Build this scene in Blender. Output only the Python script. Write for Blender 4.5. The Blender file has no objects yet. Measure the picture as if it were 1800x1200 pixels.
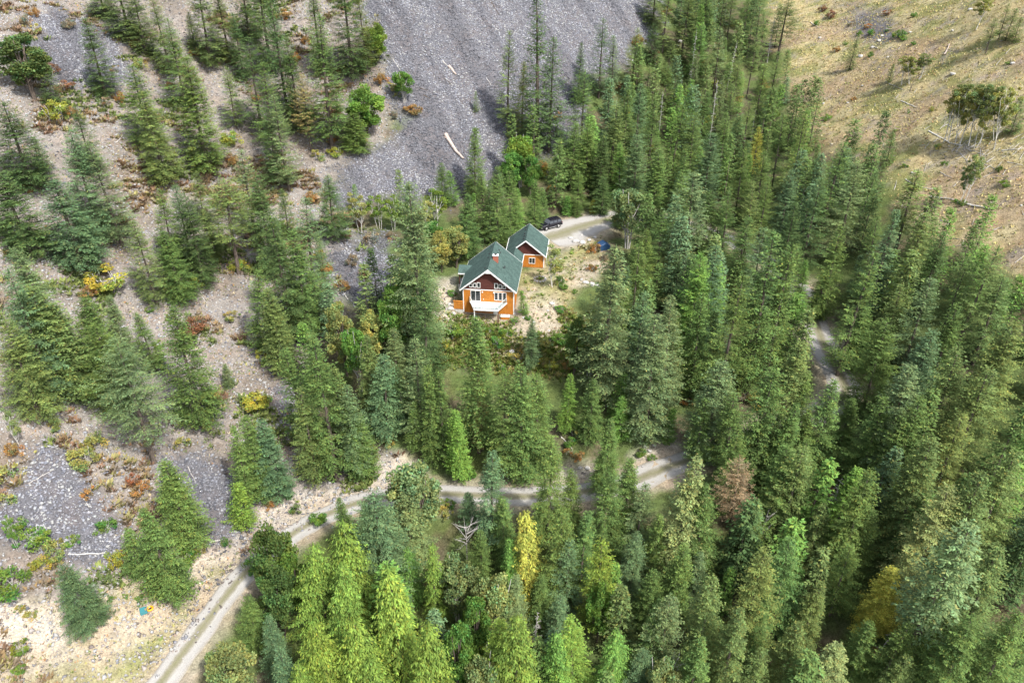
import bpy, bmesh, math, random
import numpy as np
from mathutils import Vector, Matrix, Euler
R = math.radians
scene = bpy.context.scene
COL = scene.collection
random.seed(7)
RNG = np.random.default_rng(11)

# ------------------------------------------------------------------ camera, sky, sun, exposure
CAM_H, PITCH, FPX = 72.0, R(32.5), 1400.0          # metres above the house terrace, tilt, focal length in photo pixels
cam_d = bpy.data.cameras.new('camera')
cam = bpy.data.objects.new('camera', cam_d)
COL.objects.link(cam)
cam.location = (0, 0, CAM_H)
cam.rotation_euler = (R(90) - PITCH, 0, 0)
cam_d.sensor_width = 36.0
cam_d.lens = 36.0 * FPX / 1800.0
cam_d.clip_start = 0.5
cam_d.clip_end = 3000
scene.camera = cam

SUN_EL, SUN_AZ = R(53), R(138)                      # azimuth clockwise from +Y (view direction)
world = bpy.data.worlds.new('World')
scene.world = world
world.use_nodes = True
wn = world.node_tree
bg = wn.nodes['Background']
sky = wn.nodes.new('ShaderNodeTexSky')
sky.sky_type = 'NISHITA'
sky.sun_disc = False
sky.sun_elevation = SUN_EL
sky.sun_rotation = SUN_AZ
sky.air_density = 1.0
sky.dust_density = 2.5
hs = wn.nodes.new('ShaderNodeHueSaturation')          # broken cloud: a whiter sky than a clear one
hs.inputs['Saturation'].default_value = .5
wn.links.new(sky.outputs[0], hs.inputs['Color'])
wn.links.new(hs.outputs[0], bg.inputs[0])
bg.inputs[1].default_value = 0.15
sl = bpy.data.lights.new('sun', 'SUN')
sl.energy = 2.95
sl.angle = R(3)
sl.color = (1.0, 0.95, 0.87)
sun = bpy.data.objects.new('sun', sl)
COL.objects.link(sun)
sdir = Vector((math.sin(SUN_AZ) * math.cos(SUN_EL), math.cos(SUN_AZ) * math.cos(SUN_EL), math.sin(SUN_EL)))
sun.rotation_euler = sdir.to_track_quat('Z', 'Y').to_euler()
sun.location = (60, -60, 150)
vs = scene.view_settings
vs.view_transform = 'Standard'
vs.look = 'None'
vs.gamma = 1
vs.use_curve_mapping = False
vs.exposure = 1.04
scene.cycles.max_bounces = 5
scene.cycles.diffuse_bounces = 3
scene.cycles.glossy_bounces = 2
scene.cycles.transmission_bounces = 3
scene.cycles.transparent_max_bounces = 4

# ------------------------------------------------------------------ ways between the photograph's view and the ground
SP, CP = math.sin(PITCH), math.cos(PITCH)
def ray(px, py):
    a = (px - 900) / FPX; b = (600 - py) / FPX
    return a, CP + b * SP, -SP + b * CP            # x, y, z per unit of depth
def at_z(px, py, z):
    a, b, c = ray(px, py)
    d = (z - CAM_H) / c
    return a * d, b * d
def project(x, y, z):
    x = np.asarray(x, float); y = np.asarray(y, float); z = np.asarray(z, float)
    d = y * CP - (z - CAM_H) * SP
    u = y * SP + (z - CAM_H) * CP
    d = np.where(d < 1, 1, d)
    return 900 + FPX * x / d, 600 - FPX * u / d, d
def sstep(e0, e1, v):
    t = np.clip((v - e0) / (e1 - e0), 0, 1)
    return t * t * (3 - 2 * t)

# ------------------------------------------------------------------ terrain as a smooth height function
CTRL = [(0,1200,-9),(150,1200,-12),(290,1200,-14),(500,1200,-16),(800,1200,-18),(1100,1200,-18),(1400,1200,-14),(1800,1200,-6),
 (0,1000,-4),(200,1000,-8.5),(430,1000,-12.5),(600,1000,-13.5),(900,1000,-14),(1200,1000,-12),(1500,1000,-8),(1800,1000,-1.5),
 (520,925,-11.5),(640,870,-10.5),(760,858,-10),(900,870,-9.5),(1020,862,-9),(1180,815,-7),(1320,740,-3.5),(1460,660,-0.2),(1432,565,1.3),
 (0,900,-.5),(200,850,-3.5),(400,780,-6),(600,740,-6),(0,700,7),(0,500,14),(0,300,23),(0,100,35),(0,-20,43),
 (300,600,1.5),(300,400,10),(300,200,22),(300,0,38),(500,600,-1.5),(500,400,6),(500,200,18),(500,0,36),
 (700,600,-1.3),(640,480,2.6),(690,350,6),(690,200,18),(750,0,37),(900,330,5),(900,200,15),(900,0,35),
 (840,556,-.2),(930,560,0.2),(770,520,1.8),(940,470,2.0),(965,400,2.3),(1085,383,2.3),(1050,520,1),(900,650,-3),(1150,620,-2),
 (1250,500,1),(1250,350,3),(1200,200,9),(1100,120,20),(1100,0,33),(1250,0,26),(1400,300,9),(1400,120,18),(1400,0,27),
 (1400,450,4),(1600,600,5.5),(1800,700,7),(1800,500,14),(1800,300,22),(1800,150,30),(1800,0,40),(1600,450,10),(1600,300,16),(1600,120,25),(1600,0,33)]
pts = [(*at_z(px, py, z), z) for px, py, z in CTRL]
pts += [(-200,0,22),(200,0,25),(0,-60,-45),(-260,200,120),(260,200,85),(0,350,85),(240,400,120),(-240,400,170),(-110,30,0),(110,20,3),(0,20,-28)]
P = np.array(pts, float)
def tps_k(r2): return np.where(r2 > 1e-9, 0.5 * r2 * np.log(r2 + 1e-12), 0)
n = len(P)
d2 = ((P[:, None, :2] - P[None, :, :2]) ** 2).sum(-1)
A = np.zeros((n + 3, n + 3)); A[:n, :n] = tps_k(d2) + np.eye(n) * 60.0
A[:n, n] = 1; A[:n, n + 1:] = P[:, :2]; A[n, :n] = 1; A[n + 1:, :n] = P[:, :2].T
W = np.linalg.solve(A, np.concatenate([P[:, 2], [0, 0, 0]]))
def tps(x, y):
    x = np.asarray(x, float); y = np.asarray(y, float); sh = x.shape
    q = np.stack([x.ravel(), y.ravel()], 1); out = np.empty(len(q))
    for i in range(0, len(q), 20000):
        c = q[i:i + 20000]
        dd = ((c[:, None, :] - P[None, :, :2]) ** 2).sum(-1)
        out[i:i + 20000] = tps_k(dd) @ W[:n] + W[n] + c @ W[n + 1:]
    return out.reshape(sh)
# value noise (numpy) for bumps, zone edges and scatter
def vnoise(x, y, s, seed=0):
    x = np.asarray(x, float) / s + 1000.3 + seed * 17.7; y = np.asarray(y, float) / s + 1000.7 + seed * 31.1
    xi = np.floor(x).astype(np.int64); yi = np.floor(y).astype(np.int64); fx = x - xi; fy = y - yi
    def h(a, b):
        v = (a * 374761393 + b * 668265263 + seed * 1442695041) & 0x7fffffff
        v = ((v ^ (v >> 13)) * 1274126177) & 0x7fffffff
        return ((v ^ (v >> 16)) & 0xffff) / 65535.0
    fx = fx * fx * (3 - 2 * fx); fy = fy * fy * (3 - 2 * fy)
    return (h(xi, yi) * (1 - fx) + h(xi + 1, yi) * fx) * (1 - fy) + (h(xi, yi + 1) * (1 - fx) + h(xi + 1, yi + 1) * fx) * fy
def fnoise(x, y, s, seed=0):
    return (vnoise(x, y, s, seed) * .5 + vnoise(x, y, s / 2.1, seed + 1) * .3 + vnoise(x, y, s / 4.3, seed + 2) * .2)

# road centre lines, found on the bare terrain
def cast_on(px, py, fn):
    a, b, c = ray(px, py)
    D = np.arange(45, 420, 0.5)
    g = fn(a * D, b * D) - (CAM_H + c * D)
    k = np.argmax(g > 0)
    if g[k] <= 0: k = len(D) - 1
    d0 = D[max(k - 1, 0)]; d1 = D[k]
    g0 = g[max(k - 1, 0)]; t = -g0 / (g[k] - g0 + 1e-9) if k else 0
    d = d0 + (d1 - d0) * min(max(t, 0), 1)
    return a * d, b * d
def smooth_line(pl, step=1.0):
    q = np.array(pl, float)
    for _ in range(4):
        r = [q[0]]
        for i in range(len(q) - 1):
            r += [q[i] * .75 + q[i + 1] * .25, q[i] * .25 + q[i + 1] * .75]
        r.append(q[-1]); q = np.array(r)
    seg = np.r_[0, np.cumsum(np.hypot(*(np.diff(q[:, :2], axis=0).T)))]
    t = np.arange(0, seg[-1], step)
    return np.stack([np.interp(t, seg, q[:, k]) for k in range(q.shape[1])], 1)
ROAD_PX = [(180,1330,4.2),(275,1210,4.0),(350,1110,3.8),(425,1010,3.8),(500,945,3.9),(580,898,4.0),(660,874,4.0),(760,866,3.8),(840,872,3.8),(930,874,4.0),(1020,866,4.2),(1110,848,4.4),(1180,818,4.6)]
road1 = [(*cast_on(a, b, tps), w) for a, b, w in ROAD_PX]
road1 += [(34,92,4.6),(43,95,4.8)]
road1 += [(*cast_on(1496, 700, tps), 5.0),(*cast_on(1472, 650, tps), 5.0),(*cast_on(1445, 600, tps), 4.8),(*cast_on(1430, 560, tps), 4.8),(*cast_on(1424, 530, tps), 4.8),(50,137,4.8),(42,151,4.8),(33,159,5.0)]
DRIVE_PX = [(1100,378,6.5),(1060,388,8),(1015,400,11),(985,412,12),(955,420,10)]
road1 += [(*cast_on(a, b, tps), w) for a, b, w in DRIVE_PX]
ROAD = smooth_line(road1)
rz = tps(ROAD[:, 0], ROAD[:, 1])
k = np.ones(9) / 9
rz = np.convolve(np.pad(rz, 4, mode='edge'), k, 'valid')
# level pads: x, y, z, radius, fade
HX, HY = at_z(853, 553, 0.0)
GX, GY = at_z(938, 469, 1.9)
def base_ground(x, y):
    z = tps(x, y)
    x = np.asarray(x, float); y = np.asarray(y, float)
    sh = x.shape; xf = x.ravel(); yf = y.ravel(); zf = z.ravel().copy()
    near = np.zeros(len(xf), bool)
    best = np.full(len(xf), 1e9); bz = np.zeros(len(xf)); bw = np.full(len(xf), 2.0)
    for i in range(0, len(ROAD), 2):
        d = np.hypot(xf - ROAD[i, 0], yf - ROAD[i, 1])
        m = d < best
        best[m] = d[m]; bz[m] = rz[i]; bw[m] = ROAD[i, 2] / 2
    f = 1 - sstep(bw + .8, bw + 6.5, best)
    zf = zf * (1 - f) + bz * f
    off = best - bw
    return zf.reshape(sh), off.reshape(sh)
GS = 1.15
ax = np.arange(-150, 165, GS); ay = np.arange(18, 320, GS)
def grow(a0, a1):
    s = GS; lo = []; v = a0
    for _ in range(26):
        s *= 1.25; v -= s; lo.append(v)
    s = GS; hi = []; v = a1
    for _ in range(26):
        s *= 1.25; v += s; hi.append(v)
    return lo[::-1], hi
lx, hx = grow(ax[0], ax[-1]); ly, hy = grow(ay[0], ay[-1])
AX = np.r_[lx, ax, hx]; AY = np.r_[ly, ay, hy]
GXX, GYY = np.meshgrid(AX, AY)
far = np.maximum(np.maximum(-150 - GXX, GXX - 165), np.maximum(18 - GYY, GYY - 320)).clip(0)
cx_ = np.clip(GXX, -230, 240); cy_ = np.clip(GYY, -60, 400)
ZG, ROFF = base_ground(cx_, cy_)
# house terrace: lower yard in front at 0, main floor level behind
def pad(x, y):
    z = 0
    return z
bump = (fnoise(GXX, GYY, 9, 3) - .5) * 1.7 + (fnoise(GXX, GYY, 2.6, 5) - .5) * .5
calm = sstep(0.2, 5, ROFF) * sstep(6, 14, np.hypot(GXX - HX, GYY - HY - 5)) * sstep(5, 11, np.hypot(GXX - GX, GYY - GY - 4))
ZG = ZG + bump * calm + np.where(far > 0, (fnoise(GXX, GYY, 120, 8) - .5) * np.minimum(far, 200) * .4, 0)
# the cut terrace the house stands on: lower yard in front, main floor level behind
_c, _s = math.cos(R(6)), math.sin(R(6))
LX = (GXX + 4.12) * _c - (GYY - 121.9) * _s; LY = (GXX + 4.12) * _s + (GYY - 121.9) * _c
pz = np.interp(LY, [-9, -3.5, -.3, 2.2, 6, 12, 16], [-1.0, -.25, 0.05, .5, 1.7, 1.9, 1.95])
pz = pz + np.where(LX < -4.4, .8 * sstep(-4.4, -7, LX) , 0) * 0 + .8 * sstep(4.2, 6.5, LX) * (1 - sstep(2, 8, LY)) + .9 * (1 - sstep(-6.8, -5.2, LX)) * (1 - sstep(2, 8, LY))
dx_ = np.maximum(np.abs(LX) - 6.5, 0); dy_ = np.maximum(np.abs(LY - 5) - 9.5, 0)
f_ = 1 - sstep(0, 5.5, np.hypot(dx_, dy_))
LX2 = (GXX - 2.62) * _c - (GYY - 136.25) * _s; LY2 = (GXX - 2.62) * _s + (GYY - 136.25) * _c
ZG = ZG * (1 - f_) + pz * f_
f_ = 1 - sstep(0, 4.5, np.hypot(np.maximum(np.abs(LX2) - 4.2, 0), np.maximum(np.abs(LY2 - 3.4) - 4.2, 0)))
ZG = ZG * (1 - f_) + 2.0 * f_
def ground(x, y):
    x = np.asarray(x, float); y = np.asarray(y, float)
    i = np.clip(np.searchsorted(AX, x) - 1, 0, len(AX) - 2); j = np.clip(np.searchsorted(AY, y) - 1, 0, len(AY) - 2)
    fx = (x - AX[i]) / (AX[i + 1] - AX[i]); fy = (y - AY[j]) / (AY[j + 1] - AY[j])
    fx = np.clip(fx, 0, 1); fy = np.clip(fy, 0, 1)
    return (ZG[j, i] * (1 - fx) + ZG[j, i + 1] * fx) * (1 - fy) + (ZG[j + 1, i] * (1 - fx) + ZG[j + 1, i + 1] * fx) * fy
def cast(px, py):
    x, y = cast_on(px, py, ground)
    return float(x), float(y), float(ground(x, y))

# ------------------------------------------------------------------ zones of ground, as outlines
def inside(poly, X, Y):
    poly = np.array(poly, float); c = np.zeros(X.shape, bool); x0, y0 = poly[-1]
    dist = np.full(X.shape, 1e9)
    for x1, y1 in poly:
        cond = ((y1 > Y) != (y0 > Y))
        with np.errstate(divide='ignore', invalid='ignore'):
            xi = (x0 - x1) * (Y - y1) / (y0 - y1 + 1e-12) + x1
        c ^= cond & (X < xi)
        L2 = (x0 - x1) ** 2 + (y0 - y1) ** 2 + 1e-9
        t = np.clip(((X - x0) * (x1 - x0) + (Y - y0) * (y1 - y0)) / L2, 0, 1)
        dist = np.minimum(dist, np.hypot(X - x0 - t * (x1 - x0), Y - y0 - t * (y1 - y0)))
        x0, y0 = x1, y1
    return np.where(c, dist, -dist)
ZONES = {
 'weeds': [[(755,575),(800,560),(850,572),(900,575),(930,600),(960,590),(975,585),(985,545),(1035,560),(1050,650),(960,665),(860,650),(770,645)]],

 'hill': [[(-400,-400),(640,-400),(640,0),(690,180),(680,250),(590,300),(560,340),(640,420),(590,480),(620,560),(560,600),(520,680),(560,760),(700,800),(720,850),(640,880),(560,915),(430,1000),(260,1220),(150,1500),(-400,1500)]],
 'scree': [[(640,-500),(1160,-500),(1150,50),(1090,120),(1040,160),(1000,270),(940,285),(900,300),(840,335),(800,350),(700,365),(600,352),(565,325),(600,295),(680,258),(712,235),(690,170),(655,100),(635,0)],
           [(625,432),(690,418),(700,500),(655,545),(605,522),(585,480),(600,450)],
           [(35,70),(90,5),(210,50),(250,130),(225,170),(170,168),(110,150),(60,115)],
           [(-200,930),(0,880),(60,780),(110,785),(165,860),(235,950),(210,1000),(120,985),(0,950),(-200,980)],
           [(290,805),(370,785),(430,850),(450,900),(400,960),(330,960),(300,880)],
           [(470,690),(500,670),(505,740),(480,760)],
           [(1480,0),(1560,20),(1575,65),(1540,80),(1500,50)]],
 'grass': [[(1330,-400),(2400,-400),(2400,700),(1800,520),(1745,445),(1640,420),(1560,330),(1500,265),(1440,260),(1400,190),(1380,100),(1350,40)]],
 'straw': [[(-300,1060),(120,1060),(240,1010),(340,980),(430,950),(450,990),(350,1110),(270,1220),(200,1500),(-300,1500)],
           [(935,470),(1000,430),(1060,400),(1075,430),(1050,480),(1000,520),(1010,600),(960,640),(900,650),(850,600),(790,620),(760,600),(755,545),(775,500),(800,520),(800,550),(900,555),(912,480)]],
 'sand': [[(445,905),(520,870),(600,855),(690,800),(720,790),(770,845),(700,860),(620,872),(560,905),(500,945),(460,940)],
          [(970,830),(1000,812),(1040,812),(1045,850),(985,862)], [(1110,800),(1180,770),(1200,800),(1130,840)],
          [(755,500),(790,480),(800,560),(840,590),(770,590),(750,550)], [(250,980),(430,930),(440,960),(300,1010)],
          [(-50,1060),(60,1065),(110,1120),(40,1160),(-50,1130)]],
 'lawn': [[(912,480),(960,478),(1000,430),(1060,398),(1075,420),(1020,450),(985,520),(925,540)], [(230,1140),(330,1060),(310,1120),(250,1200),(150,1200)]],
}
def zones(x, y, z=None):
    if z is None: z = ground(x, y)
    X, Y, d = project(x, y, z)
    w = 26 * (fnoise(x, y, 7, 21) - .5) * 2; v = 26 * (fnoise(x, y, 7, 31) - .5) * 2
    w = w + 10 * (vnoise(x, y, 1.6, 41) - .5) * 2
    out = {}
    for k_, polys in ZONES.items():
        m = np.full(np.shape(X), -1e9)
        e_ = 1.5 if k_ == 'scree' else 1.0
        for p_ in polys: m = np.maximum(m, inside(p_, X + w * e_, Y + v * .6 * e_))
        s = {'scree': 20.0, 'sand': 12.0, 'straw': 12.0, 'lawn': 16.0, 'weeds': 14.0}.get(k_, 22.0)
        out[k_] = sstep(-s, s, m)
    behind = y < 20
    return out
# ------------------------------------------------------------------ helpers for objects and materials
def tag(o, label=None, cat=None, group=None, kind=None):
    if label: o['label'] = label
    if cat: o['category'] = cat
    if group: o['group'] = group
    if kind: o['kind'] = kind
    return o
def empty(name, loc, rz=0.0, scale=(1, 1, 1)):
    o = bpy.data.objects.new(name, None); COL.objects.link(o)
    o.location = loc; o.rotation_euler = (0, 0, rz); o.scale = scale
    o.empty_display_size = 0.3
    return o
def link_mesh(name, me, parent=None, mat=None):
    o = bpy.data.objects.new(name, me); COL.objects.link(o)
    if mat is not None and not me.materials: me.materials.append(mat)
    if parent is not None: o.parent = parent
    return o
def np_mesh(name, V, F, colours=None, cname='tint', smooth=False):
    """F: (n,3) or (n,4) int array; colours per vertex (n,3) or None"""
    me = bpy.data.meshes.new(name)
    V = np.asarray(V, np.float32); F = np.asarray(F, np.int32); k_ = F.shape[1]
    me.vertices.add(len(V)); me.vertices.foreach_set('co', V.ravel())
    me.loops.add(F.size); me.loops.foreach_set('vertex_index', F.ravel())
    me.polygons.add(len(F)); me.polygons.foreach_set('loop_start', np.arange(0, F.size, k_, dtype=np.int32))
    me.polygons.foreach_set('loop_total', np.full(len(F), k_, np.int32))
    if smooth: me.polygons.foreach_set('use_smooth', np.ones(len(F), bool))
    me.update(calc_edges=True)
    if colours is not None:
        a = me.color_attributes.new(cname, 'FLOAT_COLOR', 'POINT')
        c = np.ones((len(V), 4), np.float32); c[:, :3] = colours
        a.data.foreach_set('color', c.ravel())
    return me
class NT:
    def __init__(s, name, rough=0.8, spec=0.3):
        s.m = bpy.data.materials.new(name); s.m.use_nodes = True; s.t = s.m.node_tree
        s.b = s.t.nodes['Principled BSDF']; s.b.inputs['Roughness'].default_value = rough
        s.b.inputs['Specular IOR Level'].default_value = spec
    def n(s, typ, **kw):
        nd = s.t.nodes.new(typ)
        for a, v in kw.items():
            if a.startswith('i_'):
                key = a[2:]; key = int(key) if key.isdigit() else key
                nd.inputs[key].default_value = v
            else: setattr(nd, a, v)
        return nd
    def l(s, a, b): s.t.links.new(a, b)
    def attr(s, name): return s.n('ShaderNodeAttribute', attribute_name=name).outputs['Color']
    def obj(s): return s.n('ShaderNodeTexCoord').outputs['Object']
    def pos(s): return s.n('ShaderNodeNewGeometry').outputs['Position']
    def noise(s, vec, scale, detail=3.0, rough=.6, out='Fac'):
        nd = s.n('ShaderNodeTexNoise'); nd.inputs['Scale'].default_value = scale
        nd.inputs['Detail'].default_value = detail; nd.inputs['Roughness'].default_value = rough
        if vec is not None: s.l(vec, nd.inputs['Vector'])
        return nd.outputs[out]
    def ramp(s, fac, stops, interp='LINEAR'):
        nd = s.n('ShaderNodeValToRGB'); r = nd.color_ramp; r.interpolation = interp
        while len(r.elements) < len(stops): r.elements.new(0.5)
        for e, (p_, c) in zip(r.elements, stops):
            e.position = p_; e.color = (c, c, c, 1) if not isinstance(c, (tuple, list)) else (*c, 1)
        s.l(fac, nd.inputs[0]); return nd.outputs[0]
    def mix(s, fac, a, b, mode='MIX'):
        nd = s.n('ShaderNodeMix', data_type='RGBA', blend_type=mode)
        for i, v in ((0, fac), (6, a), (7, b)):
            if isinstance(v, (int, float)): nd.inputs[i].default_value = v
            elif isinstance(v, (tuple, list)): nd.inputs[i].default_value = (*v, 1)
            else: s.l(v, nd.inputs[i])
        return nd.outputs[2]
    def math(s, op, a, b=0.0, clamp=False):
        nd = s.n('ShaderNodeMath', operation=op, use_clamp=clamp)
        for i, v in ((0, a), (1, b)):
            if isinstance(v, (int, float)): nd.inputs[i].default_value = v
            else: s.l(v, nd.inputs[i])
        return nd.outputs[0]
    def col(s, c):
        if isinstance(c, (tuple, list)): s.b.inputs['Base Color'].default_value = (*c, 1)
        else: s.l(c, s.b.inputs['Base Color'])
        return s
    def bump(s, h, strength=.5, dist=.1):
        nd = s.n('ShaderNodeBump'); nd.inputs['Strength'].default_value = strength; nd.inputs['Distance'].default_value = dist
        s.l(h, nd.inputs['Height']); s.l(nd.outputs[0], s.b.inputs['Normal']); return s

# ------------------------------------------------------------------ ground mesh
C_ = lambda *c: np.array(c, float)
z = zones(GXX, GYY, ZG)
inframe_far = sstep(0, 40, far)
gc = np.empty(GXX.shape + (3,)); 
floor_c = C_(.105, .095, .06); floor_g = C_(.09, .125, .042); hill_c = C_(.24, .222, .205); hill_d = C_(.165, .143, .12)
scree_c = C_(.12, .12, .134); grass_c = C_(.36, .315, .18); grass_g = C_(.20, .205, .085); grass_r = C_(.29, .22, .15)
straw_c = C_(.36, .32, .25); sand_c = C_(.45, .41, .355); lawn_c = C_(.22, .23, .09)
def lerp(a, b, t): return a * (1 - t[..., None]) + b * t[..., None]
nA = fnoise(GXX, GYY, 14, 51); nB = fnoise(GXX, GYY, 5, 61); nC = fnoise(GXX, GYY, 2.4, 71)
gc = lerp(np.broadcast_to(floor_c, gc.shape), np.broadcast_to(floor_g, gc.shape), sstep(.34, .52, nB))
hc = lerp(np.broadcast_to(hill_c, gc.shape), np.broadcast_to(hill_d, gc.shape), sstep(.5, .68, nB) * .8)
gc = lerp(gc, hc, z['hill'])
gr = lerp(np.broadcast_to(grass_c, gc.shape), np.broadcast_to(grass_g, gc.shape), sstep(.47, .62, nB))
gr = lerp(gr, np.broadcast_to(grass_r, gc.shape), sstep(.5, .62, nA) * .7)
gr = lerp(gr, np.broadcast_to(C_(.22,.20,.21), gr.shape), sstep(.62, .72, nC) * .5)
gc = lerp(gc, gr, z['grass'])
st = lerp(np.broadcast_to(straw_c, gc.shape), np.broadcast_to(C_(.27, .25, .15), gc.shape), sstep(.48, .62, nB))
gc = lerp(gc, st, z['straw']); gc = lerp(gc, np.broadcast_to(sand_c, gc.shape), z['sand'] * (.65 + .35 * nC))
gc = lerp(gc, np.broadcast_to(lawn_c, gc.shape), z['lawn'] * .8 * sstep(.3, .5, nC))
gc = lerp(gc, np.broadcast_to(C_(.22, .23, .10), gc.shape), z['weeds'] * .75 * sstep(.35, .55, nB))
gc = lerp(gc, np.broadcast_to(scree_c, gc.shape), z['scree'])
verge = (1 - sstep(.2, 2.6, ROFF + (nC - .5) * 2.5)) * (1 - z['scree'])
gc = lerp(gc, np.broadcast_to(C_(.38, .33, .26), gc.shape), verge * .75)
stony = np.clip(z['scree'] + z['hill'] * .45 + z['sand'] * .2, 0, 1)
ny, nx = GXX.shape
V = np.stack([GXX, GYY, ZG], -1).reshape(-1, 3)
idx = np.arange(nx * ny).reshape(ny, nx)
F = np.stack([idx[:-1, :-1], idx[:-1, 1:], idx[1:, 1:], idx[1:, :-1]], -1).reshape(-1, 4)
me = np_mesh('hillside_ground', V, F, gc.reshape(-1, 3), 'ground_colour', smooth=True)
a = me.attributes.new('stony', 'FLOAT', 'POINT'); a.data.foreach_set('value', stony.ravel().astype(np.float32))
g = NT('ground', .95, .1)
p = g.pos()
n1 = g.noise(p, .9, 5, .65); n2 = g.noise(p, 4.5, 4, .7); n3 = g.noise(p, .25, 3)
base = g.mix(1.0, g.attr('ground_colour'), g.ramp(n1, [(.3, .72), (.5, 1.0), (.7, 1.28)]), 'MULTIPLY')
base = g.mix(1.0, base, g.ramp(n2, [(.3, .62), (.5, 1.0), (.68, 1.35)]), 'MULTIPLY')
base = g.mix(g.ramp(n3, [(.42, 0.0), (.62, .35)]), base, g.mix(1.0, base, (1.15, .92, .75), 'MULTIPLY'))
g.col(base); g.bump(g.math('ADD', n1, n2), .8, .25)
gm = g.m
terr = link_mesh('hillside_ground', me, None, gm); tag(terr, kind='structure')

# ------------------------------------------------------------------ gravel road (a worn two-track ribbon), lies just above the graded ground
def ribbon(name, line, mat, lift=.05, na=13):
    T = np.gradient(line[:, :2], axis=0); T /= np.hypot(T[:, 0], T[:, 1])[:, None] + 1e-9
    N = np.stack([-T[:, 1], T[:, 0]], 1)
    u = np.linspace(-1, 1, na)
    rag = 1 + (vnoise(line[:, 0], line[:, 1], 3.1, 91) - .5) * .3
    rag2 = 1 + (vnoise(line[:, 0], line[:, 1], 2.3, 97) - .5) * .35
    w = np.where(u[None, :] < 0, rag[:, None], rag2[:, None]) * line[:, 2][:, None] / 2 * 1.12
    X = line[:, 0][:, None] + N[:, 0][:, None] * u * w; Y = line[:, 1][:, None] + N[:, 1][:, None] * u * w
    Z = ground(X, Y) + lift + .03 * (1 - u[None] ** 2) - .25 * (np.abs(u)[None] > .99)
    Z = Z - .045 * np.exp(-((np.abs(u)[None] - .5) / .14) ** 2)
    idx = np.arange(X.size).reshape(X.shape)
    F = np.stack([idx[:-1, :-1], idx[1:, :-1], idx[1:, 1:], idx[:-1, 1:]], -1).reshape(-1, 4)
    V = np.stack([X, Y, Z], -1).reshape(-1, 3)
    me = np_mesh(name, V, F, None, smooth=True)
    a = me.attributes.new('across', 'FLOAT', 'POINT'); a.data.foreach_set('value', np.broadcast_to(np.abs(u), X.shape).astype(np.float32).ravel())
    o = link_mesh(name, me, None, mat); tag(o, kind='structure'); return o
r_ = NT('road_gravel', .95, .15)
p = r_.pos(); nn = r_.noise(p, 1.2, 5, .7); n2 = r_.noise(p, 9, 3, .7)
ac = r_.n('ShaderNodeAttribute', attribute_name='across').outputs['Fac']
acn = r_.math('ADD', ac, r_.math('MULTIPLY', r_.math('SUBTRACT', nn, .5), .34))
c = r_.ramp(acn, [(0.0, (.19, .185, .11)), (.2, (.235, .22, .165)), (.36, (.365, .355, .335)), (.66, (.35, .34, .325)), (.84, (.28, .26, .225)), (1.0, (.24, .21, .17))])
c = r_.mix(1.0, c, r_.ramp(n2, [(.3, .75), (.5, 1.0), (.7, 1.2)]), 'MULTIPLY')
r_.col(c); r_.bump(n2, .5, .08)
ribbon('gravel_road', ROAD, r_.m)

# ------------------------------------------------------------------ loose stone on the slopes: real stones, far too many to count
def rock_field(name, N_, x0, x1, y0, y1, dens, smin, smax, palette, seed, flat=.6, cap=60000):
    rg = np.random.default_rng(seed)
    x = rg.uniform(x0, x1, N_); y = rg.uniform(y0, y1, N_); zz = ground(x, y)
    X, Y, d = project(x, y, zz)
    keep = (X > -60) & (X < 1860) & (Y > -60) & (Y < 1260)
    x, y, zz = x[keep], y[keep], zz[keep]
    zo = zones(x, y, zz); pr = dens(zo, x, y)
    keep = rg.random(len(x)) < pr
    x, y, zz = x[keep][:cap], y[keep][:cap], zz[keep][:cap]; m = len(x)
    s = smin + (smax - smin) * rg.random(m) ** 2.6
    # a squashed, jittered octahedral stone: 6 points, 8 faces
    B = np.array([(1, 0, 0), (0, 1, 0), (-1, 0, 0), (0, -1, 0), (.1, .1, 1), (0, 0, -1)], float)
    V = B[None] * (1 + (rg.random((m, 6, 1)) - .5) * .7) + (rg.random((m, 6, 3)) - .5) * .45
    V *= s[:, None, None] * np.stack([rg.uniform(.8, 1.4, m), rg.uniform(.7, 1.1, m), np.full(m, flat)], -1)[:, None]
    tilt = rg.normal(0, .5, m); a = rg.uniform(0, 6.283, m)
    ca, sa, ct, st_ = np.cos(a), np.sin(a), np.cos(tilt), np.sin(tilt)
    vx, vy, vz = V[..., 0], V[..., 1], V[..., 2]
    vx, vz = vx * ct[:, None] - vz * st_[:, None], vx * st_[:, None] + vz * ct[:, None]
    vx, vy = vx * ca[:, None] - vy * sa[:, None], vx * sa[:, None] + vy * ca[:, None]
    V = np.stack([vx + x[:, None], vy + y[:, None], vz + (zz + s * .12)[:, None]], -1).reshape(-1, 3)
    Fb = np.array([(0, 1, 4), (1, 2, 4), (2, 3, 4), (3, 0, 4), (1, 0, 5), (2, 1, 5), (3, 2, 5), (0, 3, 5)])
    F = (Fb[None] + (np.arange(m) * 6)[:, None, None]).reshape(-1, 3)
    pal = np.array(palette); c = pal[rg.integers(0, len(pal), m)] * rg.uniform(.75, 1.25, (m, 1)) * (.62 + .86 * sstep(.25, .75, fnoise((x * .86 + y * .5), (y * .86 - x * .5) * .16, 4.0, 88)))[:, None]
    c = np.minimum(c * .92, .31 + .04 * rg.random((m, 1)))
    me = np_mesh(name, V, F, np.repeat(c, 6, 0))
    return me, m
rk = NT('stone', .9, .25)
cc = rk.mix(1.0, rk.attr('tint'), rk.ramp(rk.noise(rk.pos(), 3.0, 3), [(.3, .8), (.7, 1.2)]), 'MULTIPLY'); rk.col(cc)
STONE = rk.m
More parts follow.
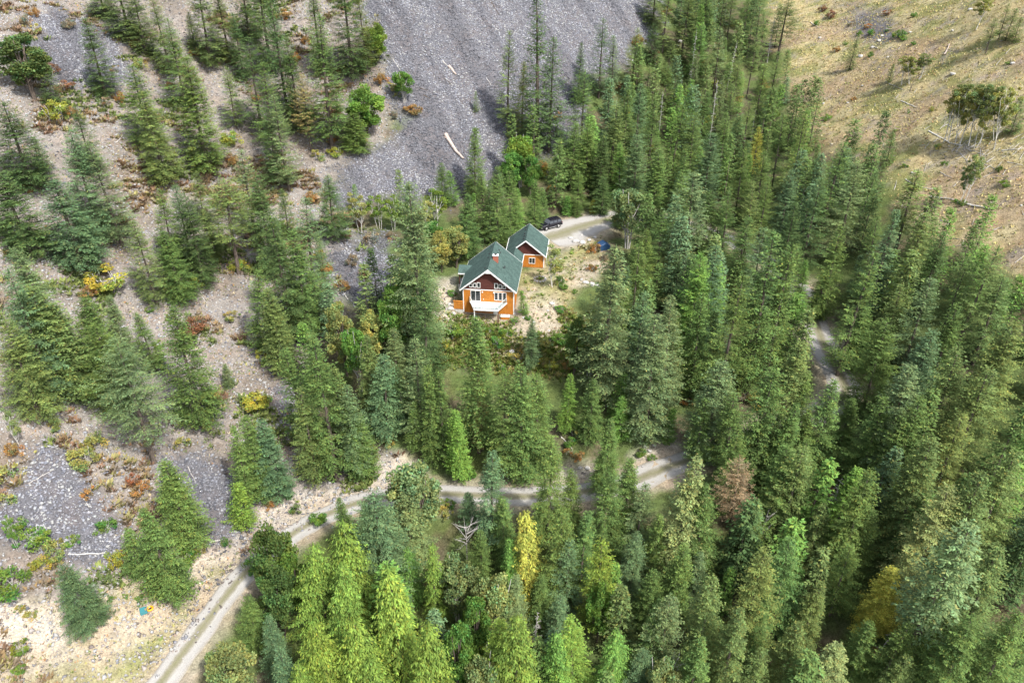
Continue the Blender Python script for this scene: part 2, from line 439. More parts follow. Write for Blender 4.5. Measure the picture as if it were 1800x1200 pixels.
me, m1 = rock_field('scree_stones', 1000000, -110, 60, 60, 300, lambda z_, x, y: z_['scree'] ** 1.3 * .95 + z_['hill'] * (1 - z_['scree']) * .06, .09, .34,
    [(.195,.20,.23),(.155,.16,.187),(.24,.25,.283),(.115,.12,.143),(.30,.305,.335),(.185,.185,.205)], 5, cap=100000)
tag(link_mesh('scree_stones', me, None, STONE), 'grey broken stones of the loose scree slopes above and beside the house', kind='stuff')
me, m2 = rock_field('slope_stones', 300000, -125, 20, 40, 240, lambda z_, x, y: z_['hill'] * (1 - z_['scree']) * .35 + z_['sand'] * .06, .1, .36,
    [(.36,.33,.315),(.30,.265,.245),(.44,.42,.415),(.21,.18,.165),(.31,.305,.315)], 6, cap=34000)
tag(link_mesh('slope_stones', me, None, STONE), 'small tan and grey stones strewn over the dry open slope', kind='stuff')
print('STONES', m1, m2)

# ------------------------------------------------------------------ low ground cover: tufts and seedlings
def tuft_field(name, N_, x0, x1, y0, y1, dens, h0, h1, pal_fn, seed, blades=5, spread=.35, cap=60000):
    rg = np.random.default_rng(seed)
    x = rg.uniform(x0, x1, N_); y = rg.uniform(y0, y1, N_); zz = ground(x, y)
    X, Y, d = project(x, y, zz)
    keep = (X > -60) & (X < 1860) & (Y > -60) & (Y < 1260); x, y, zz = x[keep], y[keep], zz[keep]
    zo = zones(x, y, zz); keep = (rg.random(len(x)) < dens(zo, x, y)) & off_road(x, y)
    x, y, zz = x[keep][:cap], y[keep][:cap], zz[keep][:cap]; m = len(x)
    h = rg.uniform(h0, h1, m) * (.6 + .8 * rg.random(m))
    a = rg.uniform(0, 6.283, (m, blades)); rr = rg.uniform(.1, 1, (m, blades)) * spread
    bx = x[:, None] + np.cos(a) * rr * h[:, None] * 1.2; by = y[:, None] + np.sin(a) * rr * h[:, None] * 1.2
    wd = h[:, None] * rg.uniform(.15, .4, (m, blades)); a2 = a + rg.uniform(.8, 2.2, (m, blades))
    tx = bx + np.cos(a) * h[:, None] * rg.uniform(.2, .9, (m, blades)); ty = by + np.sin(a) * h[:, None] * rg.uniform(.2, .9, (m, blades))
    tz = zz[:, None] + h[:, None] * rg.uniform(.5, 1.1, (m, blades))
    z0 = zz[:, None] - .03 + 0 * bx
    V = np.stack([np.stack([bx + np.cos(a2) * wd, by + np.sin(a2) * wd, z0 + .25 * h[:, None]], -1),
                  np.stack([bx - np.cos(a2) * wd, by - np.sin(a2) * wd, z0], -1), np.stack([tx, ty, tz], -1)], 2)
    V = V.reshape(-1, 3); F = np.arange(len(V)).reshape(-1, 3)
    c = pal_fn(x, y, zo, rg) * rg.uniform(.75, 1.3, (m, 1)); c = np.repeat(c, blades * 3, 0)
    c *= np.repeat(rg.uniform(.85, 1.15, (len(c) // 3, 1)), 3, 0)
    return np_mesh(name, V, F, c)
lf = NT('ground_plants', .85, .15); lf.col(lf.attr('tint')); GPL = lf.m
def off_road(x, y):
    d = np.full(len(x), 1e9)
    for i in range(0, len(ROAD), 2): d = np.minimum(d, np.hypot(x - ROAD[i, 0], y - ROAD[i, 1]) - ROAD[i, 2] / 2)
    lx1 = (x + 4.12) * _c - (y - 121.9) * _s; ly1 = (x + 4.12) * _s + (y - 121.9) * _c
    lx2 = (x - 2.62) * _c - (y - 136.25) * _s; ly2 = (x - 2.62) * _s + (y - 136.25) * _c
    h = (np.abs(lx1) < 5.2) & (ly1 > -.8) & (ly1 < 15); g_ = (np.abs(lx2) < 4.3) & (ly2 > -.8) & (ly2 < 7.8)
    car_ = np.hypot(x - 8.2, y - 154) < 4.5
    return (d > .5) & ~h & ~g_ & ~car_
def pick(pal, n_, rg, w=None):
    pal = np.array(pal); return pal[rg.choice(len(pal), n_, p=w)]
DRY = [(.46,.38,.17),(.40,.33,.14),(.50,.44,.26),(.30,.27,.10),(.20,.23,.07),(.30,.18,.09),(.36,.36,.12),(.22,.19,.16)]
def pal_grass(x, y, zo, rg):
    c = pick(DRY, len(x), rg, [.2,.18,.14,.13,.12,.07,.08,.08]); g_ = vnoise(x, y, 5, 61)[:, None]
    return c * (.8 + .4 * g_)
me = tuft_field('dry_grass_tufts', 260000, -5, 165, 60, 300, lambda z_, x, y: z_['grass'] * (.35 + .6 * vnoise(x, y, 4, 12)), .12, .36, pal_grass, 21, 3, .4, 62000)
tag(link_mesh('dry_grass_tufts', me, None, GPL), 'straw coloured grass and low weeds covering the open hillside at right', kind='stuff')
def pal_hill(x, y, zo, rg):
    return pick([(.42,.36,.24),(.34,.28,.17),(.18,.19,.08),(.12,.16,.05),(.34,.20,.10),(.30,.28,.10),(.26,.22,.19)], len(x), rg, [.22,.16,.17,.15,.1,.12,.08])
me = tuft_field('dry_slope_grass', 160000, -125, 40, 35, 240, lambda z_, x, y: (z_['hill'] * (1 - z_['scree']) * .6 * sstep(.3, .6, vnoise(x, y, 6, 13)) + z_['straw'] * .5), .12, .38, pal_hill, 22, 4, .4, 36000)
tag(link_mesh('dry_slope_grass', me, None, GPL), 'sparse pale grass and low weeds on the dry left slope and yard', kind='stuff')
def pal_floor(x, y, zo, rg):
    return pick([(.07,.12,.035),(.10,.16,.045),(.14,.18,.05),(.20,.20,.06),(.17,.11,.06),(.12,.09,.06),(.08,.13,.04)], len(x), rg, [.2,.2,.14,.1,.12,.14,.1])
me = tuft_field('forest_undergrowth', 190000, -60, 150, 30, 300, lambda z_, x, y: np.clip(1 - z_['hill'] - z_['grass'] - z_['sand'] - z_['straw'] - z_['scree'], 0, 1) * sstep(.15, .6, vnoise(x, y, 5, 14)) * .9, .35, 1.1, pal_floor, 23, 6, .6, 44000)
def pal_brush(x, y, zo, rg):
    k_ = vnoise(x, y, 7, 33); g_ = pick([(.13,.17,.05),(.17,.20,.06),(.10,.14,.05)], len(x), rg); w_ = pick([(.24,.22,.09),(.22,.155,.08),(.20,.16,.11),(.20,.125,.08)], len(x), rg)
    return np.where((k_ > .52)[:, None], g_, w_)
me = tuft_field('slope_brush', 120000, -125, 30, 40, 240, lambda z_, x, y: z_['hill'] * (1 - z_['scree']) * sstep(.52, .68, fnoise(x, y, 9, 15)) * .6, .35, .8, pal_brush, 24, 16, .75, 5200)
tag(link_mesh('slope_brush', me, None, GPL), 'low green, yellow and rusty brush in patches on the left slope', kind='stuff')
def pal_weed(x, y, zo, rg):
    return pick([(.19,.28,.06),(.23,.32,.07),(.34,.34,.10),(.40,.34,.13),(.26,.22,.11),(.15,.24,.06)], len(x), rg, [.24,.2,.18,.14,.1,.14])
me = tuft_field('yard_weeds', 60000, -30, 30, 95, 160, lambda z_, x, y: z_['weeds'] * .85 + z_['lawn'] * .02 + z_['straw'] * .01, .22, .55, pal_weed, 25, 10, .6, 3800)
tag(link_mesh('yard_weeds', me, None, GPL), 'lush green and yellow weeds on the bank below the house', kind='stuff')
tag(link_mesh('forest_undergrowth', me, None, GPL), 'low leafy undergrowth on the forest floor between the trees', kind='stuff')
# ------------------------------------------------------------------ tree and shrub shapes (shared meshes)
def leaf_mat(name, trans=.22, rough=.75):
    g = NT(name, rough, .2)
    oi = g.n('ShaderNodeObjectInfo')
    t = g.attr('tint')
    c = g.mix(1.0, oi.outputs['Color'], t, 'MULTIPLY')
    n_ = g.noise(g.obj(), .35, 2)
    c = g.mix(1.0, c, g.ramp(n_, [(.3, (.82, .86, .9)), (.7, (1.2, 1.14, 1.0))]), 'MULTIPLY')
    g.col(c)
    tr = g.n('ShaderNodeBsdfTranslucent'); g.l(g.mix(1.0, c, (1.25, 1.2, .7), 'MULTIPLY'), tr.inputs['Color'])
    ms = g.n('ShaderNodeMixShader'); ms.inputs[0].default_value = trans
    g.l(g.b.outputs[0], ms.inputs[1]); g.l(tr.outputs[0], ms.inputs[2])
    g.l(ms.outputs[0], g.t.nodes['Material Output'].inputs['Surface'])
    return g.m
NEEDLE = leaf_mat('needles', .18)
LEAF = leaf_mat('leaves', .3)
def bark_mat(name, c0, c1, scale=6):
    g = NT(name, .9, .15)
    m_ = g.n('ShaderNodeMapping'); m_.inputs['Scale'].default_value = (1, 1, .25); g.l(g.obj(), m_.inputs[0])
    g.col(g.ramp(g.noise(m_.outputs[0], scale, 4, .7), [(.35, c0), (.65, c1)])); return g.m
BARK = bark_mat('fir_bark', (.07, .055, .045), (.16, .13, .11))
BARK_GREY = bark_mat('weathered_wood', (.28, .26, .25), (.55, .53, .50))
BARK_WHITE = bark_mat('birch_bark', (.35, .33, .30), (.75, .73, .69), 3)
BARK_RUST = bark_mat('old_log', (.28, .20, .16), (.56, .50, .46))

def tube(V, F, pts, rad, sides=6):
    """append a tapered tube through pts"""
    pts = [Vector(p) for p in pts]; base = len(V)
    for i, p in enumerate(pts):
        d = (pts[min(i + 1, len(pts) - 1)] - pts[max(i - 1, 0)]).normalized()
        s_ = d.cross(Vector((0, 0, 1)));
        if s_.length < .05: s_ = Vector((1, 0, 0))
        s_.normalize(); t_ = d.cross(s_).normalized()
        for k_ in range(sides):
            a = 6.28318 * k_ / sides
            V.append(tuple(p + (s_ * math.cos(a) + t_ * math.sin(a)) * rad[i]))
    for i in range(len(pts) - 1):
        for k_ in range(sides):
            a = base + i * sides + k_; b = base + i * sides + (k_ + 1) % sides
            F.append((a, b, b + sides, a + sides))
    c = len(V); V.append(tuple(pts[-1]))
    for k_ in range(sides):
        F.append((base + (len(pts) - 1) * sides + k_, base + (len(pts) - 1) * sides + (k_ + 1) % sides, c, c))
def py_mesh(name, V, F, mat):
    me = bpy.data.meshes.new(name)
    me.from_pydata(V, [], [tuple(dict.fromkeys(f)) for f in F]); me.update(); me.materials.append(mat)
    for p_ in me.polygons: p_.use_smooth = True
    return me

def conifer(seed, H=20.0, Rm=3.6, zb=.06, step=.42, per=7, droop=.12, twig=.62, gap=.08, top=.8, shape='fir', dead=0.0, bark=None):
    rg = np.random.default_rng(seed)
    bend = rg.normal(0, .25, 2)
    # trunk
    V = []; F = []
    zs = np.linspace(-1.2, H * .985, 9)
    tube(V, F, [(bend[0] * (z_ / H) ** 2, bend[1] * (z_ / H) ** 2, z_) for z_ in zs.clip(-1.2)], [max(.02, .30 * H / 20 * (1 - (z_ + 1.2) / (H + 1.2)) ** .8 + .02) for z_ in zs], 7)
    # a few bare dead branch stubs low on the trunk
    for k_ in range(22):
        z_ = rg.uniform(.03, max(zb, .05) + .25) * H; a = rg.uniform(0, 6.283); L = rg.uniform(.8, 3.0) * Rm / 3.6
        tube(V, F, [(0, 0, z_), (math.cos(a) * L, math.sin(a) * L, z_ - .25 * L)], [.045, .012], 3)
    trunk = py_mesh('trunk', V, F, bark or BARK)
    T = []; TC = []
    lobes = 1 + .16 * np.sin(np.arange(0, 6.3, .01)[None, :] * np.array([[2], [3]]) + rg.uniform(0, 6, (2, 1))).sum(0)
    z_ = zb * H + .3; ph = 0
    while z_ < H * .985:
        t = (z_ - zb * H) / (H - zb * H)
        if shape == 'fir': prof = (1 - t) ** top * (sstep(-.05, .16, t) * .45 + .55)
        elif shape == 'cedar': prof = (1 - t) ** .62 * (sstep(-.05, .2, t) * .4 + .6)
        elif shape == 'pine': prof = (1 - t ** 1.8) ** .8 * (sstep(-.05, .35, t) * .6 + .4)
        else: prof = (1 - t) ** top
        nb = max(6, int(round(per * (.6 + .5 * prof) + rg.uniform(-1, 1))))
        ph += rg.uniform(.3, 1.4)
        for k_ in range(nb):
            if rg.random() < gap: continue
            a = ph + 6.283 * k_ / nb + rg.normal(0, .22)
            lob = lobes[int((a % 6.283) * 100) % len(lobes)]
            L = Rm * prof * rg.uniform(.72, 1.13) * lob + .22
            up = (.55 * t ** 1.5 + .05) if shape != 'cedar' else .15
            dr = droop * (1.2 - t) * rg.uniform(.6, 1.5)
            zo = z_ + rg.uniform(-.2, .2)
            ca, sa = math.cos(a), math.sin(a)
            nt = max(3, int(L / .30)); bt = rg.uniform(.66, 1.28)
            for j in range(nt):
                s_ = (j + .6 + rg.uniform(-.3, .3)) / nt
                if s_ < .2 and t < .6: continue
                r_ = L * s_
                zc = zo + r_ * up - dr * r_ * s_ * 1.2 + (.10 * r_ * s_ ** 3 if shape != 'cedar' else 0)
                px0, py0 = ca * r_, sa * r_
                for sd in ((-1, 1) if j < nt - 1 else (-1, 0, 1)):
                    if rg.random() < gap * .8: continue
                    aa = a + sd * rg.uniform(.5, 1.0)
                    dx, dy = math.cos(aa), math.sin(aa)
                    wl = (1 - s_) * L * .42 * rg.uniform(.7, 1.2) + twig * .45
                    ns = max(1, int(wl / (twig * .5)))
                    tz = rg.uniform(-.42, .12) if shape != 'cedar' else -rg.uniform(.3, .9)
                    for q in range(ns):
                        q_ = q / ns * wl
                        sx, sy, sz = px0 + dx * q_, py0 + dy * q_, zc + tz * q_ * .8 + rg.normal(0, .04)
                        a3 = aa + (rg.uniform(.35, .8) * (1 if (q + j) % 2 else -1) if q < ns - 1 else rg.uniform(-.3, .3))
                        w = twig * rg.uniform(.65, 1.2)
                        ex_, ey_ = math.cos(a3), math.sin(a3)
                        dz = (-rg.uniform(-.25, .5) if shape != 'cedar' else -rg.uniform(.4, 1.1))
                        hw = w * rg.uniform(.17, .28)
                        mx, my, mz = sx + ex_ * w * .45, sy + ey_ * w * .45, sz + dz * w * .35
                        dn = rg.uniform(.02, .14) * w
                        T += [(sx, sy, sz), (mx - ey_ * hw, my + ex_ * hw, mz - dn), (sx + ex_ * w, sy + ey_ * w, sz + dz * w),
                              (sx, sy, sz), (sx + ex_ * w, sy + ey_ * w, sz + dz * w), (mx + ey_ * hw, my - ex_ * hw, mz - dn)]
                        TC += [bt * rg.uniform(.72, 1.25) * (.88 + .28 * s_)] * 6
        z_ += step * rg.uniform(.75, 1.25) * (1.0 if t < .6 else .62)
    # leader
    for k_ in range(6):
        a = k_ * 1.05; T += [(0, 0, H * 1.01), (math.cos(a) * .16, math.sin(a) * .16, H * .955), (math.cos(a + .9) * .16, math.sin(a + .9) * .16, H * .96)]; TC += [1.05] * 3
    T = np.array(T); zz = T[:, 2] / H
    T[:, 0] += bend[0] * zz ** 2; T[:, 1] += bend[1] * zz ** 2
    tc = np.array(TC)[:, None] * np.array([[1, 1, 1]])
    hue = (np.repeat(rg.normal(0, .07, len(T) // 6 + 1), 6)[:len(T)] + np.repeat(.32 * (rg.random(len(T) // 6 + 1) < .05), 6)[:len(T)])[:, None] * np.array([[1.2, .05, -.4]])
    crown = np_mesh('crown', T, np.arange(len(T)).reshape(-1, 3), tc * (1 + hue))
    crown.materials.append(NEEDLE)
    return dict(trunk=trunk, crown=crown, H=H, R=Rm)

def leafy(seed, H=8.0, Rm=3.0, trunk_h=.3, clumps=26, leaves=150, size=.26, stems=1, bark=None, col='crown', flatb=.2, inner=.0, huev=.06):
    rg = np.random.default_rng(seed)
    V = []; F = []
    cl = []
    for i in range(clumps):
        for _ in range(20):
            u = rg.normal(0, 1, 3); u /= np.linalg.norm(u); rr = rg.uniform(.25, 1) ** .5
            c = u * rr * rg.uniform(.8, 1.12) * np.array([Rm * .84, Rm * .84, H * (1 - trunk_h) * .46])
            c[2] += H * (trunk_h + (1 - trunk_h) * .5)
            if c[2] > H * flatb * .5: break
        cl.append((c, rg.uniform(.12, .28) * Rm * (1.1 if rr > .7 else 1.3), rg.uniform(.75, 1.2)))
    stem_tops = []
    for s_ in range(stems):
        a = rg.uniform(0, 6.283); r0 = .12 * stems * rg.uniform(.3, 1); lean = rg.uniform(.05, .25 if stems > 1 else .08) * H
        x0, y0 = math.cos(a) * r0, math.sin(a) * r0; x1, y1 = x0 + math.cos(a) * lean, y0 + math.sin(a) * lean
        hh = H * rg.uniform(.75, .93)
        zs = np.linspace(-.6, hh, 6); rr = (.008 if bark is not None and bark.name == 'birch_bark' else .026) * H / math.sqrt(stems)
        tube(V, F, [(x0 + (x1 - x0) * max(q, 0) / hh + rg.normal(0, .05), y0 + (y1 - y0) * max(q, 0) / hh + rg.normal(0, .05), q) for q in zs], [rr * (1 - .85 * i / 5) + .01 for i in range(6)], 6)
        stem_tops.append((x0, y0, x1, y1, hh))
    for c, r_, b in cl[::2] if len(cl) > 30 else cl:
        x0, y0, x1, y1, hh = stem_tops[rg.integers(0, stems)]
        zq = min(hh * .9, max(c[2] * .55, H * trunk_h * .5)); f = zq / hh
        p0 = (x0 + (x1 - x0) * f, y0 + (y1 - y0) * f, zq)
        mid = ((p0[0] + c[0]) / 2, (p0[1] + c[1]) / 2, (p0[2] + c[2]) / 2 - .04 * H)
        q_ = .35 if (bark is not None and bark.name == 'birch_bark') else 1.0; tube(V, F, [p0, mid, tuple(c)], [.010 * H * q_, .007 * H * q_, .003 * H * q_], 4)
    trunk = py_mesh('trunk', V, F, bark or BARK)
    P_ = []; B_ = []
    for c, r_, b in cl:
        k_ = leaves; u = rg.normal(0, 1, (k_, 3)); u /= np.linalg.norm(u, axis=1)[:, None]
        q = c + u * (rg.uniform(.15, 1, (k_, 1)) ** .5) * r_ * np.array([1.15, 1.15, .85])
        P_.append(q); B_.append(b * rg.uniform(.7, 1.3, k_))
    P_ = np.concatenate(P_); B_ = np.concatenate(B_); k_ = len(P_)
    d1 = rg.normal(0, 1, (k_, 3)); d1[:, 2] *= .5; d1 /= np.linalg.norm(d1, axis=1)[:, None]
    d2_ = np.cross(d1, rg.normal(0, 1, (k_, 3))); d2_ /= np.linalg.norm(d2_, axis=1)[:, None]
    sz = size * rg.uniform(.6, 1.3, (k_, 1))
    T = np.stack([P_ + d1 * sz, P_ + d2_ * sz * .7, P_ - d1 * sz * .7, P_ - d2_ * sz * .6], 1).reshape(-1, 3)
    hue = (rg.normal(0, .10, (k_, 1)) + np.repeat(rg.normal(0, huev, (len(cl), 1)), leaves, 0)) * np.array([[1.4, .2, -.5]])
    tc = np.repeat(B_[:, None] * (1 + hue), 4, 0)
    crown = np_mesh('crown', T, np.arange(len(T)).reshape(-1, 4), tc); crown.materials.append(LEAF)
    return dict(trunk=trunk, crown=crown, H=H, R=Rm)

def snag(seed, H=12, Rm=1.6, n_=46, mat=None, fork=False):
    rg = np.random.default_rng(seed); V = []; F = []
    b = rg.normal(0, .35, 2)
    tube(V, F, [(b[0] * (q / H) ** 2, b[1] * (q / H) ** 2, q) for q in np.linspace(-.8, H, 7)], [.24 * H / 14 * (1 - .9 * i / 6) for i in range(7)], 7)
    BV = []; BF = []
    for i in range(n_):
        q = rg.uniform(.22 if not fork else .5, .98) * H; a = rg.uniform(0, 6.283); t = q / H
        L = Rm * (1 - t) ** .6 * rg.uniform(.5, 1.2) + .2
        if fork: L = Rm * rg.uniform(.5, 1.1)
        up = rg.uniform(-.15, .25) if not fork else rg.uniform(.3, 1.1)
        p0 = Vector((b[0] * t * t, b[1] * t * t, q)); d = Vector((math.cos(a), math.sin(a), up))
        p1 = p0 + d * L * .5; p2 = p1 + (d + Vector((0, 0, rg.uniform(-.35, .3)))) * L * .5
        tube(BV, BF, [p0, p1, p2], [.05 if not fork else .09, .03 if not fork else .055, .012], 4)
        for _ in range(2 if not fork else 5):
            s_ = rg.uniform(.3, .95); pp = p0.lerp(p2, s_); a2 = a + rg.uniform(-1.1, 1.1); l2 = L * .4 * rg.uniform(.5, 1)
            tube(BV, BF, [pp, pp + Vector((math.cos(a2), math.sin(a2), up + rg.uniform(-.2, .3))) * l2], [.028, .008], 3)
    m_ = mat or BARK_GREY
    return dict(trunk=py_mesh('trunk', V, F, m_), crown=py_mesh('branches', BV, BF, m_), H=H, R=Rm)

SH = {}
def _fam(key, specs): SH[key] = [conifer(*q) for q in specs]
# seed, H, R, lowest branch, whorl step, branches, droop, twig, gap, profile, habit
_fam('fir', [(101, 20, 3.1, .05, .38, 8, .12, .31, .08, .70), (102, 20, 3.2, .03, .40, 8, .20, .32, .08, .62), (103, 20, 3.0, .08, .40, 8, .06, .31, .16, .82), (108, 20, 3.1, .12, .46, 7, .14, .33, .22, .66),
             (104, 20, 4.2, .03, .42, 8, .16, .31, .10, .62), (105, 20, 4.1, .08, .46, 8, .12, .32, .20, .72), (106, 20, 4.2, .05, .42, 8, .22, .31, .12, .80), (107, 20, 4.1, .12, .52, 7, .08, .32, .26, .64),
             (109, 20, 5.3, .04, .46, 8, .18, .31, .18, .66), (110, 20, 5.4, .06, .50, 8, .12, .31, .26, .72)])
_fam('young', [(111, 9, 2.1, .02, .26, 8, .05, .27, .10, .75), (112, 9, 1.7, .02, .25, 8, .0, .26, .10, .85), (113, 9, 2.6, .02, .28, 8, .08, .28, .12, .7)])
_fam('pine', [(121, 20, 3.1, .30, .48, 7, .10, .38, .2, .7, 'pine'), (122, 20, 3.0, .24, .48, 7, .14, .38, .2, .6), (123, 20, 4.4, .32, .46, 8, .05, .28, .26, .6, 'pine'), (124, 20, 5.6, .22, .46, 8, .10, .26, .30, .6, 'pine')])
_fam('cedar', [(131, 18, 3.2, .03, .42, 8, .35, .28, .14, .60, 'cedar'), (132, 18, 4.3, .03, .44, 8, .45, .29, .18, .56, 'cedar'), (133, 18, 4.6, .03, .44, 8, .3, .29, .16, .62, 'cedar'), (134, 18, 3.0, .03, .42, 8, .5, .28, .16, .7, 'cedar')])
_fam('filler', [(114, 9, 2.2, .05, .36, 7, .1, .40, .1, .7), (115, 9, 2.0, .03, .36, 7, .15, .38, .12, .8)])
SH.update({
 'broad': [leafy(141, 9, 3.2, .18, 52, 240, .165), leafy(142, 10, 3.0, .16, 52, 240, .165, 2), leafy(143, 9, 3.3, .22, 48, 240, .17, 3, BARK_GREY)],
 'birch': [leafy(151, 10, 2.1, .25, 30, 120, .14, 3, BARK_WHITE), leafy(152, 10, 2.0, .32, 28, 110, .14, 2, BARK_WHITE)],
 'pole': [leafy(155, 12, 2.1, .3, 36, 150, .13, 2, BARK_WHITE), leafy(156, 12, 2.0, .36, 34, 150, .13, 1, BARK_WHITE)],
 'shrub': [leafy(161 + i, h_, r__, .0, c__, l__, .105, 5, BARK_GREY, flatb=.3, huev=.14) for i, (h_, r__, c__, l__) in enumerate(((2.2, 1.6, 20, 90), (2.6, 1.5, 15, 80), (1.8, 1.8, 24, 70), (2.0, 1.7, 12, 70), (1.5, 1.9, 18, 90)))],
 'snag': [snag(171), snag(172, 12, 1.8, 60), snag(173, 12, 1.3, 36)],
 'fork': [snag(175, 8, 2.6, 16, None, True)],
})
for k_, v in SH.items(): print(k_, [len(s['crown'].polygons) for s in v])
COLS = {  # foliage base colours
 'D': ((.066,.112,.038), 'dark green'), 'F': ((.096,.156,.044), 'green'), 'B': ((.094,.158,.074), 'blue-green'), 'G': ((.130,.184,.078), 'grey-green'),
 'O': ((.118,.168,.054), 'olive green'), 'L': ((.138,.215,.040), 'light yellow-green'), 'Y': ((.27,.285,.055), 'yellow'), 'T': ((.27,.24,.10), 'straw coloured'),
 'R': ((.25,.16,.08), 'rusty brown'), 'V': ((.115,.215,.045), 'bright green'), 'U': ((.21,.175,.12), 'brownish'), 'A': ((.21,.11,.065), 'rust red'), 'M': ((.25,.27,.09), 'yellow-olive'), 'K': ((.180,.230,.092),'pale green'), 'S': ((.4,.4,.4), 'bare grey'), 'N': ((.29,.18,.07),'orange')}
used_shape = set()
def plant(name, shape, var, loc, H, Rr, colour, rz, parts=('trunk', 'crown')):
    fam = SH[shape]
    if shape in ('fir', 'pine', 'cedar', 'young'):
        want = math.log(max(.05, Rr / H)); fam = sorted(fam, key=lambda q: abs(math.log(q['R'] / q['H']) - want))[:4 if shape == 'fir' else 2]
    s = fam[var % len(fam)]
    root = empty(name, loc, rz, (Rr / s['R'], Rr / s['R'], H / s['H']))
    if shape != 'shrub': root.rotation_euler = (RNG.normal(0, .022), RNG.normal(0, .022), rz)
    t_ = link_mesh('trunk', s['trunk'], root)
    c_ = link_mesh('branches' if shape in ('snag', 'fork') else 'crown', s['crown'], root)
    k_ = RNG.uniform(.9, 1.18) * 1.12; j = RNG.normal(0, .04)
    c_.color = (colour[0] * k_ * (1 + j), colour[1] * k_, colour[2] * k_ * (1 - j), 1)
    return root
PLANTS = []     # (root, noun, cat, colour word, size word, px, py, kindkey)
def tree_px(tx, ty, by, rpx, code, shape=None, lean=True, name=None):
    """top pixel and base row of a tree in the photograph -> a tree standing on the ground there"""
    by = max(by, ty + 8)
    bx = tx + (900 - tx) * (by - ty) / (2798 - ty)
    x, y, zg = cast(bx, by)
    # height: where the vertical line through the base passes row ty
    b = (600 - ty) / FPX
    # (y SP + (z-H) CP) = b (y CP - (z-H) SP)
    zt = CAM_H + y * (b * CP - SP) / (CP + b * SP)
    H = max(1.0, zt - zg)
    _, _, d = project(x, y, zg + H * .35)
    Rr = rpx * float(d) / FPX
    return x, y, zg, H, Rr
